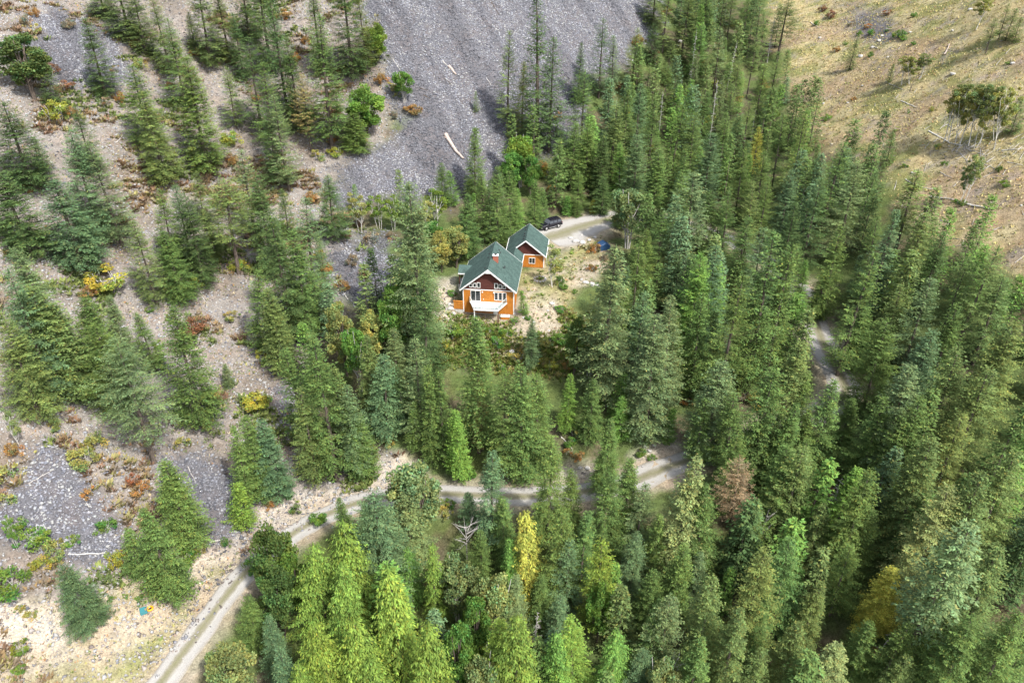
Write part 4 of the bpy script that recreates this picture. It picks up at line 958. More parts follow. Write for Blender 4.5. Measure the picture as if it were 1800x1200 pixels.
solid('gable_ornament', house, WHITE, lambda V, F: prism(V, F, [(-.45, RZ - .72), (.45, RZ - .72), (.18, RZ - .34), (-.18, RZ - .34)], 'y', -.72, -.60))
# rafters' ends under the front overhang (soffit)
for s_ in (-1, 1):
    solid('soffit', house, WHITE, lambda V, F: prism(V, F, [(s_ * .02, RZ - .17), (s_ * (OV - .02), RZ - .17 - (OV - .04) * TAN), (s_ * (OV - .02), RZ - .2 - (OV - .04) * TAN), (s_ * .02, RZ - .2)], 'y', Y0 + .02, -.001))
# windows and doors
for cx, w, z0, z1 in ((-3.06, .56, 5.36, 6.02), (-2.38, .56, 5.36, 6.2), (-1.69, .6, 5.34, 6.36), (1.36, .6, 5.34, 6.36), (2.08, .56, 5.36, 6.2), (2.78, .56, 5.36, 6.02)):
    window(house, cx - w / 2, cx + w / 2, z0, z1, .015)
for cx in (1.37, 2.1, 2.83): window(house, cx - .33, cx + .33, 3.0, 4.62, -.005)
dr = window(house, -3.15, -1.38, 2.66, 4.78, -.005, 2); dr.name = 'sliding_door'
bd = B('basement_door', house, WHITE, .85, 1.55, -.05, -.002, -.35, 1.75); B('pane', bd, GLASS, 1.0, 1.4, -.07, -.045, .75, 1.5)
for x_ in (-1.05, .95):
    B('wall_light', house, WHITE, x_ - .09, x_ + .09, -.18, -.003, 4.42, 4.66, bevel=.02)
B('wall_outlet', house, WHITE, -.95, -.83, -.06, -.003, 3.0, 3.16)
window(house, 2.2, 3.3, 3.2, 4.4, 4.505, 1, wall_dir='x'); window(house, 6.0, 7.0, 3.2, 4.4, 4.505, 1, wall_dir='x')
window(house, 2.3, 3.4, 3.2, 4.4, -4.535, 1, wall_dir='x')
# chimney on the right slope, vents
ch = solid('chimney', roof2, BRICK, lambda V, F: box(V, F, .35, 1.25, 3.9, 4.55, 7.8, 9.62))
solid('chimney_cap', roof2, WHITE, lambda V, F: box(V, F, .28, 1.32, 3.83, 4.62, 9.622, 9.74), .02)
solid('flue', roof2, DARK, lambda V, F: box(V, F, .6, 1.0, 4.05, 4.4, 9.742, 9.9))
def vent(par, s_, x, y):
    z_ = RZ - x * TAN
    solid('roof_vent', par, DARK, lambda V, F: prism(V, F, [(s_ * (x - .16), z_ + .1), (s_ * (x + .16), z_ - .13 + .14), (s_ * (x + .16), z_ - .16), (s_ * (x - .16), z_ + .1)][:3] + [(s_ * (x - .16), z_ + .1 - .02)], 'y', y - .18, y + .18))
for x, y in ((.45, 9.2), (.5, 6.4), (.5, 4.9), (.55, .9)): vent(roof, -1, x, y)
for x, y in ((.85, 8.6), (1.1, 8.1), (2.3, 4.6), (2.35, 4.1)): vent(roof2, 1, x, y)
def pipe(V, F): tube(V, F, [(2.2, 3.6, 7.2), (2.2, 3.6, 7.85)], [.06, .06], 6)
solid('vent_pipe', roof2, DARK, pipe)
# small link roof between house and garage
lk0, lk1, lx_, lz = DEP + .36, 14.3, 3.3, RZ - 3.3 * TAN
for s_, wd in ((-1, 1.3), (1, 1.6)):
    solid('link_roof', house, SHINGLE, lambda V, F: prism(V, F, [(lx_ + s_ * .0005, lz), (lx_ + s_ * wd, lz - wd * TAN), (lx_ + s_ * wd, lz - wd * TAN - .14), (lx_ + s_ * .0005, lz - .14)], 'y', lk0, lk1))
B('link_fascia', house, WHITE, lx_ + 1.602, lx_ + 1.7, lk0, lk1, lz - 1.6 * TAN - .2, lz - 1.6 * TAN + .02)
B('link_wall', house, ORANGE, 2.2, 4.42, DEP + .002, 14.2, 1.2, 5.3)
# entry porch roof on the left side, on two posts
for s_ in (-1, 1):
    solid('porch_roof', house, SHINGLE, lambda V, F: prism(V, F, [(7.0 + s_ * .0005, 6.05), (7.0 + s_ * 1.5, 5.05), (7.0 + s_ * 1.5, 4.93), (7.0 + s_ * .0005, 5.93)], 'x', -6.25, -3.9))
    B('porch_fascia', house, WHITE, -6.25, -4.6, *sorted((7.0 + s_ * 1.502, 7.0 + s_ * 1.58)), 4.88, 5.06)
solid('porch_gable', house, MAROON, lambda V, F: prism(V, F, [(5.55, 4.9), (8.45, 4.9), (7, 5.92)], 'x', -6.2, -6.1))
for y_ in (5.75, 8.2): B('porch_post', house, BROWNP, -6.15, -6.0, y_, y_ + .15, 1.2, 4.898)
B('porch_floor', house, PALE, -6.3, -4.502, 5.5, 8.5, 1.2, 2.55)
# side terrace wall running out to the left of the front
tw = B('terrace_wall', house, ORANGE, -6.2, -4.56, -.22, -.08, .95, 2.5)
B('terrace_cap', house, ORANGE, -6.26, -4.565, -.28, -.02, 2.502, 2.57)
B('terrace_footing', house, PALE, -6.12, -4.6, -.16, 1.2, -1.0, .948)
# deck with splayed corners, glass railing and posts
DP = [(-3.4, -.03), (3.3, -.03), (2.1, -2.75), (-2.3, -2.75)]
deck = solid('deck', house, DECKM, lambda V, F: prism(V, F, DP, 'z', 2.44, 2.6))
def boards(V, F):
    y = -.14
    while y > -2.72:
        t = (-y - .03) / 2.72; x0 = -3.4 + 1.1 * t; x1 = 3.3 - 1.2 * t
        box(V, F, x0 + .12, x1 - .12, y - .06, y + .06, 2.601, 2.625); y -= .15
db = solid('deck_boards', deck, DECKM, boards); db['kind'] = 'stuff'
solid('deck_rim', deck, WHITE, lambda V, F: prism(V, F, [(-2.3, -2.752), (2.1, -2.752), (2.1, -2.80), (-2.3, -2.80)], 'z', 2.36, 2.64))
def seg(a, b, t):
    return (a[0] + (b[0] - a[0]) * t, a[1] + (b[1] - a[1]) * t)
corners = [(-3.3, -.12), (-2.22, -2.68), (2.02, -2.68), (3.2, -.12)]
posts = [corners[0], seg(corners[0], corners[1], .5), corners[1], seg(corners[1], corners[2], .33), seg(corners[1], corners[2], .67), corners[2], seg(corners[2], corners[3], .5), corners[3]]
for x_, y_ in posts: B('railing_post', deck, WHITE, x_ - .03, x_ + .03, y_ - .03, y_ + .03, 2.626, 3.56)
for a, b in zip(posts[:-1], posts[1:]):
    v = Vector((b[0] - a[0], b[1] - a[1])); v.normalize(); nn_ = Vector((-v.y, v.x)) * .012
    q0 = Vector(a) + v * .05; q1 = Vector(b) - v * .05
    solid('glass_panel', deck, RGLASS, lambda V, F: prism(V, F, [tuple(q0 + nn_), tuple(q1 + nn_), tuple(q1 - nn_), tuple(q0 - nn_)], 'z', 2.72, 3.5))
    nn_ = nn_ * 2.2
    solid('top_rail', deck, WHITE, lambda V, F: prism(V, F, [tuple(Vector(a) + nn_), tuple(Vector(b) + nn_), tuple(Vector(b) - nn_), tuple(Vector(a) - nn_)], 'z', 3.562, 3.60))
B('deck_post', house, BROWNP, 1.88, 2.08, -2.66, -2.46, -2.2, 2.438); B('deck_post', house, WHITE, -2.25, -2.08, -2.66, -2.5, -2.2, 2.438)
B('deck_beam', house, WHITE, -2.05, 1.86, -2.66, -2.5, 2.2, 2.436)
# ------------------------------------------------------------------ garage behind to the right
ga = tag(empty('garage', (2.62, 136.25, 2.0), YAW), 'smaller orange garage with green gabled roof behind the house, one front window', 'garage')
GW, GD, GR, GE = 3.5, 6.9, 5.87, 2.95
B('foundation', ga, PALE, -3.44, 3.44, .05, GD - .05, -2.2, .1)
def gw(V, F):
    box(V, F, -3.5, 3.5, 0, .18, .08, 2.66); box(V, F, -3.5, -3.32, .18, GD - .18, .08, GE - .1); box(V, F, 3.32, 3.5, .18, GD - .18, .08, GE - .1); box(V, F, -3.5, 3.5, GD - .18, GD, .08, GE - .1)
solid('wall', ga, ORANGE, gw)
zt0 = GR - .2 - GW * .80
solid('gable', ga, MAROON, lambda V, F: prism(V, F, [(-3.5, 2.802), (3.5, 2.802), (3.5, max(zt0, 2.83)), (0, GR - .2), (-3.5, max(zt0, 2.83))], 'y', .02, .18))
solid('gable', ga, MAROON, lambda V, F: prism(V, F, [(-3.5, 2.852), (3.5, 2.852), (0, GR - .2)], 'y', GD - .18, GD))
B('trim_band', ga, WHITE, -3.53, 3.53, -.05, .18, 2.662, 2.80)
B('corner_board', ga, WHITE, 3.36, 3.54, -.04, -.001, .1, 2.66)
bt = solid('battens', ga, ORANGE, battens(-3.3, 3.2, 0, .1, 2.65, .4, [(.55, 1.85, .85, 2.2)])); bt['kind'] = 'stuff'
window(ga, .6, 1.8, .9, 2.15, -.005, 2)
gr = []
for s_ in (-1, 1):
    gr.append(solid('roof', ga, SHINGLE, lambda V, F: slope(V, F, s_, .0005, 3.88, -.5, GD + .4, GR, .15, .82)))
    o = solid('shingle_courses', gr[-1], SHINGLE, courses(-.5, GD + .4, 3.75, GR, s_, .82)); o['kind'] = 'stuff'
    for y_, e in ((-.5, -.08), (GD + .4, .05)):
        solid('rake_board', ga, WHITE, lambda V, F: prism(V, F, [(s_ * .001, GR + .03), (s_ * 3.91, GR + .03 - 3.91 * .82), (s_ * 3.91, GR - .24 - 3.91 * .82), (s_ * .001, GR - .24)], 'y', min(y_, y_ + e), max(y_, y_ + e)))
    B('gutter', ga, WHITE, *(sorted((s_ * 3.885, s_ * 4.0))), -.5, GD + .4, GR - 3.88 * .82 - .18, GR - 3.88 * .82 - .05)
solid('ridge_cap', gr[0], SHINGLE, lambda V, F: prism(V, F, [(-.16, GR - .1), (0, GR + .045), (.16, GR - .1)], 'y', -.51, GD + .41))
for y in (.9, 2.2, 3.3, 4.9, 6.1):
    solid('roof_vent', gr[0], DARK, lambda V, F: box(V, F, -.62, -.34, y - .15, y + .15, GR - .5, GR - .22))

# ------------------------------------------------------------------ parked black off-road wagon
P1 = Vector(at_z(957, 404, 2.35)); P2 = Vector(at_z(977.5, 399, 2.35)); dv = (P1 - P2)
cxy = (P1 + P2) / 2; cz = float(ground(cxy.x, cxy.y)) + .06
car = tag(empty('parked_car', (cxy.x, cxy.y + .75, cz), math.atan2(dv.y, dv.x)), 'black boxy off-road wagon parked on the gravel behind the garage', 'car')
car.scale = (1.08, 1.08, 1.08)
BLK = flat('black_paint', (.012, .012, .022), .25, .6, 0, .05); TYRE = flat('tyre_rubber', (.015, .015, .015), .8); CHR = flat('bright_metal', (.5, .5, .52), .3, .5, .8)
def body(V, F):
    side = [(-2.2, .48), (2.15, .48), (2.28, .62), (2.26, 1.02), (1.05, 1.14), (-2.22, 1.14), (-2.28, .8)]
    prism(V, F, side, 'y', -.92, .92)
solid('body', car, BLK, body, .05)
def cab(V, F):
    b = len(V)
    lo = [(-2.14, 1.142), (.95, 1.142)]; hi = [(-2.0, 1.78), (.32, 1.78)]
    for y, k_ in ((-.86, 1), (.86, 1)):
        pass
    P8 = [(-2.14, -.86, 1.142), (.98, -.86, 1.142), (.98, .86, 1.142), (-2.14, .86, 1.142), (-2.0, -.74, 1.76), (.34, -.74, 1.76), (.34, .74, 1.76), (-2.0, .74, 1.76)]
    V += P8; F += [(b, b + 3, b + 2, b + 1), (b + 4, b + 5, b + 6, b + 7)] + [(b + i, b + (i + 1) % 4, b + 4 + (i + 1) % 4, b + 4 + i) for i in range(4)]
cb = solid('cabin', car, BLK, cab, .04)
def quad_on(V, F, a, b, c, d, off):
    a, b, c, d = map(Vector, (a, b, c, d)); n_ = (b - a).cross(d - a).normalized() * off
    i = len(V); V += [tuple(q + n_) for q in (a, b, c, d)] + [tuple(q - n_ * .5) for q in (a, b, c, d)]
    F += [(i, i + 1, i + 2, i + 3), (i + 7, i + 6, i + 5, i + 4)] + [(i + k_, i + 4 + k_, i + 4 + (k_ + 1) % 4, i + (k_ + 1) % 4) for k_ in range(4)]
CG = NT('car_glass', .05, .8); CG.b.inputs['Base Color'].default_value = (.09, .10, .12, 1); CG = CG.m
solid('windscreen', car, CG, lambda V, F: quad_on(V, F, (.94, -.78, 1.2), (.94, .78, 1.2), (.38, .68, 1.72), (.38, -.68, 1.72), .02))
solid('rear_window', car, CG, lambda V, F: quad_on(V, F, (-2.13, .74, 1.24), (-2.13, -.74, 1.24), (-2.03, -.66, 1.7), (-2.03, .66, 1.7), .02))
for s_ in (-1, 1):
    for x0, x1 in ((-1.95, -1.2), (-1.1, -.35), (-.25, .5)):
        yl, yh = s_ * .845, s_ * .755
        p4 = [(x0, yl, 1.22), (x1 + (.25 if x1 > .4 else 0), yl, 1.22), (x1 - .05, yh, 1.68), (x0 + .03, yh, 1.68)]
        if s_ > 0: p4 = p4[::-1]
        solid('side_window', car, CG, lambda V, F: quad_on(V, F, *p4, .018))
    for x_ in (1.38, -1.38):
        def wh(V, F):
            for k_ in range(2): pass
            n0 = len(V); N_ = 16
            for yy in (s_ * .72, s_ * .96):
                for k_ in range(N_): V.append((x_ + .38 * math.cos(6.28318 * k_ / N_), yy, .36 + .38 * math.sin(6.28318 * k_ / N_)))
            F.append(tuple(range(n0, n0 + N_))); F.append(tuple(range(n0 + 2 * N_ - 1, n0 + N_ - 1, -1)))
            for k_ in range(N_): F.append((n0 + k_, n0 + N_ + k_, n0 + N_ + (k_ + 1) % N_, n0 + (k_ + 1) % N_))
        w_ = solid('wheel', car, TYRE, wh)
        def rim(V, F):
            n0 = len(V); N_ = 12
            for yy, r_ in ((s_ * .961, .23), (s_ * .985, .2)):
                for k_ in range(N_): V.append((x_ + r_ * math.cos(6.28318 * k_ / N_), yy, .36 + r_ * math.sin(6.28318 * k_ / N_)))
            F.append(tuple(range(n0, n0 + N_))); F.append(tuple(range(n0 + 2 * N_ - 1, n0 + N_ - 1, -1)))
            for k_ in range(N_): F.append((n0 + k_, n0 + N_ + k_, n0 + N_ + (k_ + 1) % N_, n0 + (k_ + 1) % N_))
        solid('rim', w_, CHR, rim)
        B('wheel_arch', car, TYRE, x_ - .48, x_ + .48, *sorted((s_ * .925, s_ * 1.0)), .74, .84, bevel=.02)
    B('running_board', car, CHR, -.85, .85, *sorted((s_ * .93, s_ * 1.02)), .44, .52, bevel=.01)
    B('mirror', car, BLK, .62, .8, *sorted((s_ * .93, s_ * 1.1)), 1.2, 1.36, bevel=.02)
    B('headlight', car, CHR, 2.265, 2.31, *sorted((s_ * .58, s_ * .82)), .78, .94)
    B('tail_light', car, flat('red_lens', (.3, .01, .01), .3) if s_ < 0 else bpy.data.materials['red_lens'], -2.31, -2.27, *sorted((s_ * .72, s_ * .88)), .82, 1.08)
    B('roof_rail', car, TYRE, -1.85, .15, *sorted((s_ * .62, s_ * .68)), 1.80, 1.86)
B('bumper', car, CHR, 2.27, 2.42, -.85, .85, .48, .62, bevel=.03); B('bumper', car, TYRE, -2.4, -2.27, -.85, .85, .48, .62, bevel=.03)
B('grille', car, DARK, 2.268, 2.32, -.5, .5, .7, .98)
def rack(V, F):
    for x_ in (-1.6, -1.1, -.6, -.1): box(V, F, x_ - .03, x_ + .03, -.62, .62, 1.862, 1.89)
solid('roof_rack', car, TYRE, rack)
# ------------------------------------------------------------------ fallen logs, boulders and small things on the ground
def log_obj(x0, y0, x1, y1, w, mat, seed, lift=.25, stubs=3):
    a = cast(x0, y0); b = cast(x1, y1)
    mx, my = (a[0] + b[0]) / 2, (a[1] + b[1]) / 2
    _, _, d = project(mx, my, ground(mx, my)); r_ = max(.05, w * (1 if w > 5 else .72) * float(d) / FPX / 2)
    rg = np.random.default_rng(seed); n_ = 6; org = Vector(a)
    pts_ = []; rad = []
    for i in range(n_ + 1):
        t = i / n_; x = a[0] + (b[0] - a[0]) * t; y = a[1] + (b[1] - a[1]) * t
        pts_.append(Vector((x, y, max(float(ground(x, y)), a[2] + (b[2] - a[2]) * t - .5) + r_ * .6)) - org + Vector((rg.normal(0, .05), rg.normal(0, .05), lift * t * rg.uniform(0, .6))))
        rad.append(r_ * (1 - .55 * t))
    V, F = [], []
    tube(V, F, pts_, rad, 7)
    root = empty('fallen_log', a)
    link_mesh('stem', py_mesh('stem', V, F, mat), root)
    L = (pts_[-1] - pts_[0]).length
    for k_ in range(stubs):
        V, F = [], []; i = rg.integers(1, n_); an = rg.uniform(0, 6.28); p0 = pts_[i]; dd = Vector((math.cos(an), math.sin(an), rg.uniform(.1, .8)))
        l_ = L * rg.uniform(.05, .14) + .2
        tube(V, F, [p0, p0 + dd * l_], [rad[i] * .4, .012], 4); link_mesh('branch_stub', py_mesh('branch_stub', V, F, mat), root)
    return root, L
LOGS = '''783,238,814,281,8,r;789,118,802,134,6,r;778,108,789,120,3,g;745,168,757,175,2.5,d;690,105,703,124,2.5,g;862,2,877,27,2.5,d;640,350,650,360,2,g;781,138,793,150,2,d;738,155,750,160,2,d;855,138,864,152,2,g
1632,231,1690,258,3.5,w;1583,178,1611,190,2.5,w;1592,316,1640,334,3,w;1634,346,1684,355,3.5,w;1693,358,1740,370,5,w;1660,97,1669,79,4,r;1660,222,1664,219,2,w;1664,219,1674,226,2,w;1556,143,1588,158,1.6,g;1425,40,1437,48,2,w;1533,81,1543,86,2,w;1652,388,1668,389,2,g;1745,405,1762,400,2.5,g;1653,303,1672,313,2,g;1700,262,1735,275,2,g;1760,265,1800,262,2.5,w;1770,285,1798,292,2,g;1600,160,1603,150,2,d;1640,250,1652,243,2,g;1625,262,1634,250,1.6,g;1575,60,1590,70,2,w;1688,270,1702,285,2,g;1720,285,1752,300,2,g
120,974,184,972,4,w;345,925,371,936,3,g;370,952,390,950,3,w;340,1030,382,1011,2,w;592,495,612,528,3,w;203,252,218,237,3,g;55,245,60,292,2,d;50,850,95,826,2.5,g;330,820,345,850,2,g;355,522,368,538,2,g;140,868,158,892,4,g;20,740,28,760,2,g
1545,1148,1566,1118,4,w;1556,1116,1620,1113,4,g;1655,1122,1682,1120,3,g;990,754,1038,762,3,w;986,768,1006,790,2.5,w;995,163,1010,168,3,w;1165,60,1175,80,2,g;1050,1,1055,0,1,g;1480,840,1490,870,3,g;1590,975,1615,985,2,g;1390,1010,1400,990,3,g'''
i = 0
for row in LOGS.replace('\n', ';').split(';'):
    q = row.split(','); 
    if float(q[4]) < 1.2: continue
    m_ = {'r': BARK_RUST, 'g': BARK_GREY, 'w': BARK_WHITE, 'd': BARK}[q[5]]; i += 1
    root, L = log_obj(*map(float, q[:5]), m_, 300 + i, stubs=3 if float(q[4]) > 2.4 else 1)
    cw = {'r': 'reddish broken', 'g': 'grey weathered', 'w': 'bleached pale', 'd': 'dark thin'}[q[5]]
    PLANTS.append([root, 'fallen_log', cw, L, min(float(q[0]), float(q[2])), float(q[1]), (float(q[1]) + float(q[3])) / 2, max(float(q[1]), float(q[3]))])
BOULD = '''1675,128,6;1706,15,5;1513,97,5;1533,83,3;1441,65,4;1516,150,3;1462,252,3;1447,181,3;1603,303,3;1545,70,5;1550,62,4;1490,180,2.5;1560,100,3;1600,56,3;1674,53,3;1780,110,4;1740,180,3;1795,360,3
1012,422,7;1024,424,6;1036,420,5;1003,417,4;1046,416,4;1022,412,4;1030,494,6;1040,497,6;1050,500,5;1022,490,4;793,540,6;797,549,5;790,533,4;970,531,5;976,538,4;963,545,3;905,549,3;915,545,3;900,616,5;788,594,4;786,604,4;920,557,3;938,565,3;965,580,3;985,455,3;975,640,4;1100,705,4;1107,712,4
505,22,7;495,28,5;557,27,4;820,128,2;500,70,4;105,180,3;470,130,4;560,180,5;330,660,4;60,700,3;1300,135,4;1195,72,5;1190,80,4;250,575,3;280,565,3
1020,820,5;1033,820,5;1008,828,4;1142,790,5;1150,780,5;1135,782,4;1125,800,4'''
rg0 = np.random.default_rng(77)
def stone_mesh(seed):
    rg = np.random.default_rng(seed); bm = bmesh.new(); bmesh.ops.create_icosphere(bm, subdivisions=2, radius=1)
    k_ = [Vector(rg.normal(0, 1, 3)).normalized() for _ in range(7)]; o_ = rg.uniform(.55, .9, 7)
    for v in bm.verts:
        for n_, o in zip(k_, o_):
            dd = v.co.dot(n_)
            if dd > o: v.co -= n_ * (dd - o)
        v.co.z *= .7
    me = bpy.data.meshes.new('boulder'); bm.to_mesh(me); bm.free(); return me
SM = flat('pale_boulder', (.42, .41, .39), .9, .2, 0, .25, 3)
stones_ = [stone_mesh(s_) for s_ in range(5)]
for me in stones_: me.materials.append(SM)
for row in BOULD.replace('\n', ';').split(';'):
    px, py, r_ = map(float, row.split(',')); x, y, zg = cast(px, py + r_ * .5); _, _, d = project(x, y, zg); s_ = r_ * float(d) / FPX
    o = link_mesh('boulder', stones_[int(rg0.integers(0, 5))]); o.location = (x, y, zg + s_ * .15); o.scale = (s_ * rg0.uniform(.8, 1.2), s_ * rg0.uniform(.7, 1.1), s_ * rg0.uniform(.7, 1.1)); o.rotation_euler = (0, 0, rg0.uniform(0, 6.28))
    PLANTS.append([o, 'boulder', 'pale grey', s_ * 2, px, py, py, py])
# stone ring of the fire pit on the lawn beside the garage: each stone a part
x, y, zg = cast(949, 491)
fp = tag(empty('fire_pit', (x, y, zg)), 'ring of pale stones on the lawn between house and birch tree', 'fire pit')
for k_ in range(12):
    o = link_mesh('stone', stones_[k_ % 5], fp); a_ = k_ * 6.283 / 12; o.location = (math.cos(a_) * 1.05, math.sin(a_) * 1.05, .08); o.scale = (.26, .22, .25); o.rotation_euler = (0, 0, a_)
# planter of pots by the basement door
x, y, zg = cast(884, 556)
ho = house.matrix_world
pl_ = tag(empty('planter_box', (-4.12 + 2.95 * math.cos(YAW) , 121.9 - 2.95 * math.sin(-YAW) - 1.0, float(ground(-1.2, 120.6)) ), YAW), 'low orange wooden planter box with pale stones right of the deck post', 'planter')
B('box', pl_, ORANGE, -.75, .75, -.4, .4, 0, .5); B('rim', pl_, WHITE, -.8, .8, -.45, .45, .502, .56)
for i_, (a_, b_) in enumerate(((-.45, .1), (-.1, -.15), (.3, .12), (.55, -.1))):
    o = link_mesh('stone', stones_[i_], pl_); o.location = (a_, b_, .66); o.scale = (.15, .15, .16)
# teal crate and orange ring on the dry flat at lower left
TEAL = flat('teal_plastic', (.05, .22, .25), .5); ORG = flat('orange_plastic', (.75, .33, .02), .5)
x, y, zg = cast(253, 1075)
cr = tag(empty('storage_crate', (x, y, zg), .5), 'small teal plastic crate on the pale dry ground beside an orange ring', 'crate')
def crate(V, F):
    w = .42; box(V, F, -w, w, -w, w, 0, .05)
    box(V, F, -w, w, -w, -w + .05, .05, .42); box(V, F, -w, w, w - .05, w, .05, .42); box(V, F, -w, -w + .05, -w + .05, w - .05, .05, .42); box(V, F, w - .05, w, -w + .05, w - .05, .05, .42)
solid('box', cr, TEAL, crate); B('lid', cr, TEAL, -.4, .2, -.45, .45, .425, .47, bevel=.01)
x, y, zg = cast(264, 1070)
rg_ = tag(empty('orange_ring', (x, y, zg)), 'small bright orange ring with dark centre lying beside the teal crate', 'ring')
def ringm(V, F):
    N_, M_ = 18, 8
    for i_ in range(N_):
        a_ = 6.28318 * i_ / N_
        for j_ in range(M_):
            b_ = 6.28318 * j_ / M_; r_ = .34 + .12 * math.cos(b_); V.append((math.cos(a_) * r_, math.sin(a_) * r_, .13 + .12 * math.sin(b_)))
    for i_ in range(N_):
        for j_ in range(M_):
            F.append((i_ * M_ + j_, ((i_ + 1) % N_) * M_ + j_, ((i_ + 1) % N_) * M_ + (j_ + 1) % M_, i_ * M_ + (j_ + 1) % M_))
solid('ring', rg_, ORG, ringm, smooth=True)
def disc(V, F):
    n0 = len(V); 
    for zz_ in (.04, .1):
        for i_ in range(12): V.append((.24 * math.cos(.5236 * i_), .24 * math.sin(.5236 * i_), zz_))
    F.append(tuple(range(n0, n0 + 12))); F.append(tuple(range(n0 + 23, n0 + 11, -1)))
    for i_ in range(12): F.append((n0 + i_, n0 + 12 + i_, n0 + 12 + (i_ + 1) % 12, n0 + (i_ + 1) % 12))
solid('centre', rg_, DARK, disc)
# blue tarpaulin covering a wood stack, half hidden by the large spruce right of the lawn
BLUE = flat('blue_tarpaulin', (.02, .06, .14), .5, .4, 0, .3, 4)
x, y, zg = cast(1060, 438)
tp = tag(empty('tarp_covered_stack', (x, y, zg), .3), 'dark blue tarpaulin over a stack at the edge of the lawn', 'tarpaulin')
solid('tarpaulin', tp, BLUE, lambda V, F: prism(V, F, [(-1.3, .1), (1.3, .1), (1.15, 1.1), (.1, 1.7), (-1.1, 1.2)], 'y', -.9, .9), .12)
B('wood_stack', tp, BARK_RUST, -1.0, 1.0, -.75, .75, -.2, .1)
# dark sheet lying in the green below the house
x, y, zg = cast(802, 586)
sh_ = tag(empty('dark_sheet', (x, y, zg + .1), .4), 'crumpled dark plastic sheet among yellow-green plants below the house', 'plastic sheet')
def sheet(V, F):
    rg = np.random.default_rng(4); n0 = len(V)
    for j_ in range(7):
        for i_ in range(7): V.append((i_ * .3 - .9 + rg.normal(0, .04), j_ * .22 - .66 + rg.normal(0, .04), rg.uniform(0, .28)))
    for j_ in range(6):
        for i_ in range(6): F.append((n0 + j_ * 7 + i_, n0 + j_ * 7 + i_ + 1, n0 + j_ * 7 + i_ + 8, n0 + j_ * 7 + i_ + 7))
o = solid('sheet', sh_, flat('dark_plastic', (.03, .03, .045), .4), sheet)
md = o.modifiers.new('thickness', 'SOLIDIFY'); md.thickness = .02
# loose dead sticks on the open hillside
def sticks(N_, seed):
    rg = np.random.default_rng(seed); V = []; F = []
    for _ in range(N_):
        px = rg.uniform(1380, 1800); py = rg.uniform(5, 500)
        if rg.random() < .35: px, py = rg.normal(1715, 50), rg.normal(262, 22)
        a_, b_, c_ = ray(px, py)
        x, y, zg = cast(px, py)
        if zones(np.array([x]), np.array([y]))['grass'][0] < .5: continue
        an = rg.uniform(0, 3.14); l_ = rg.uniform(.5, 2.2)
        p0 = (x, y, zg + .08); p1 = (x + math.cos(an) * l_, y + math.sin(an) * l_, float(ground(x + math.cos(an) * l_, y + math.sin(an) * l_)) + .18)
        tube(V, F, [p0, p1], [.06, .03], 3)
    return py_mesh('fallen_sticks', V, F, BARK_GREY)
tag(link_mesh('fallen_sticks', sticks(330, 5)), 'grey dead sticks scattered over the open hillside at right', kind='stuff')
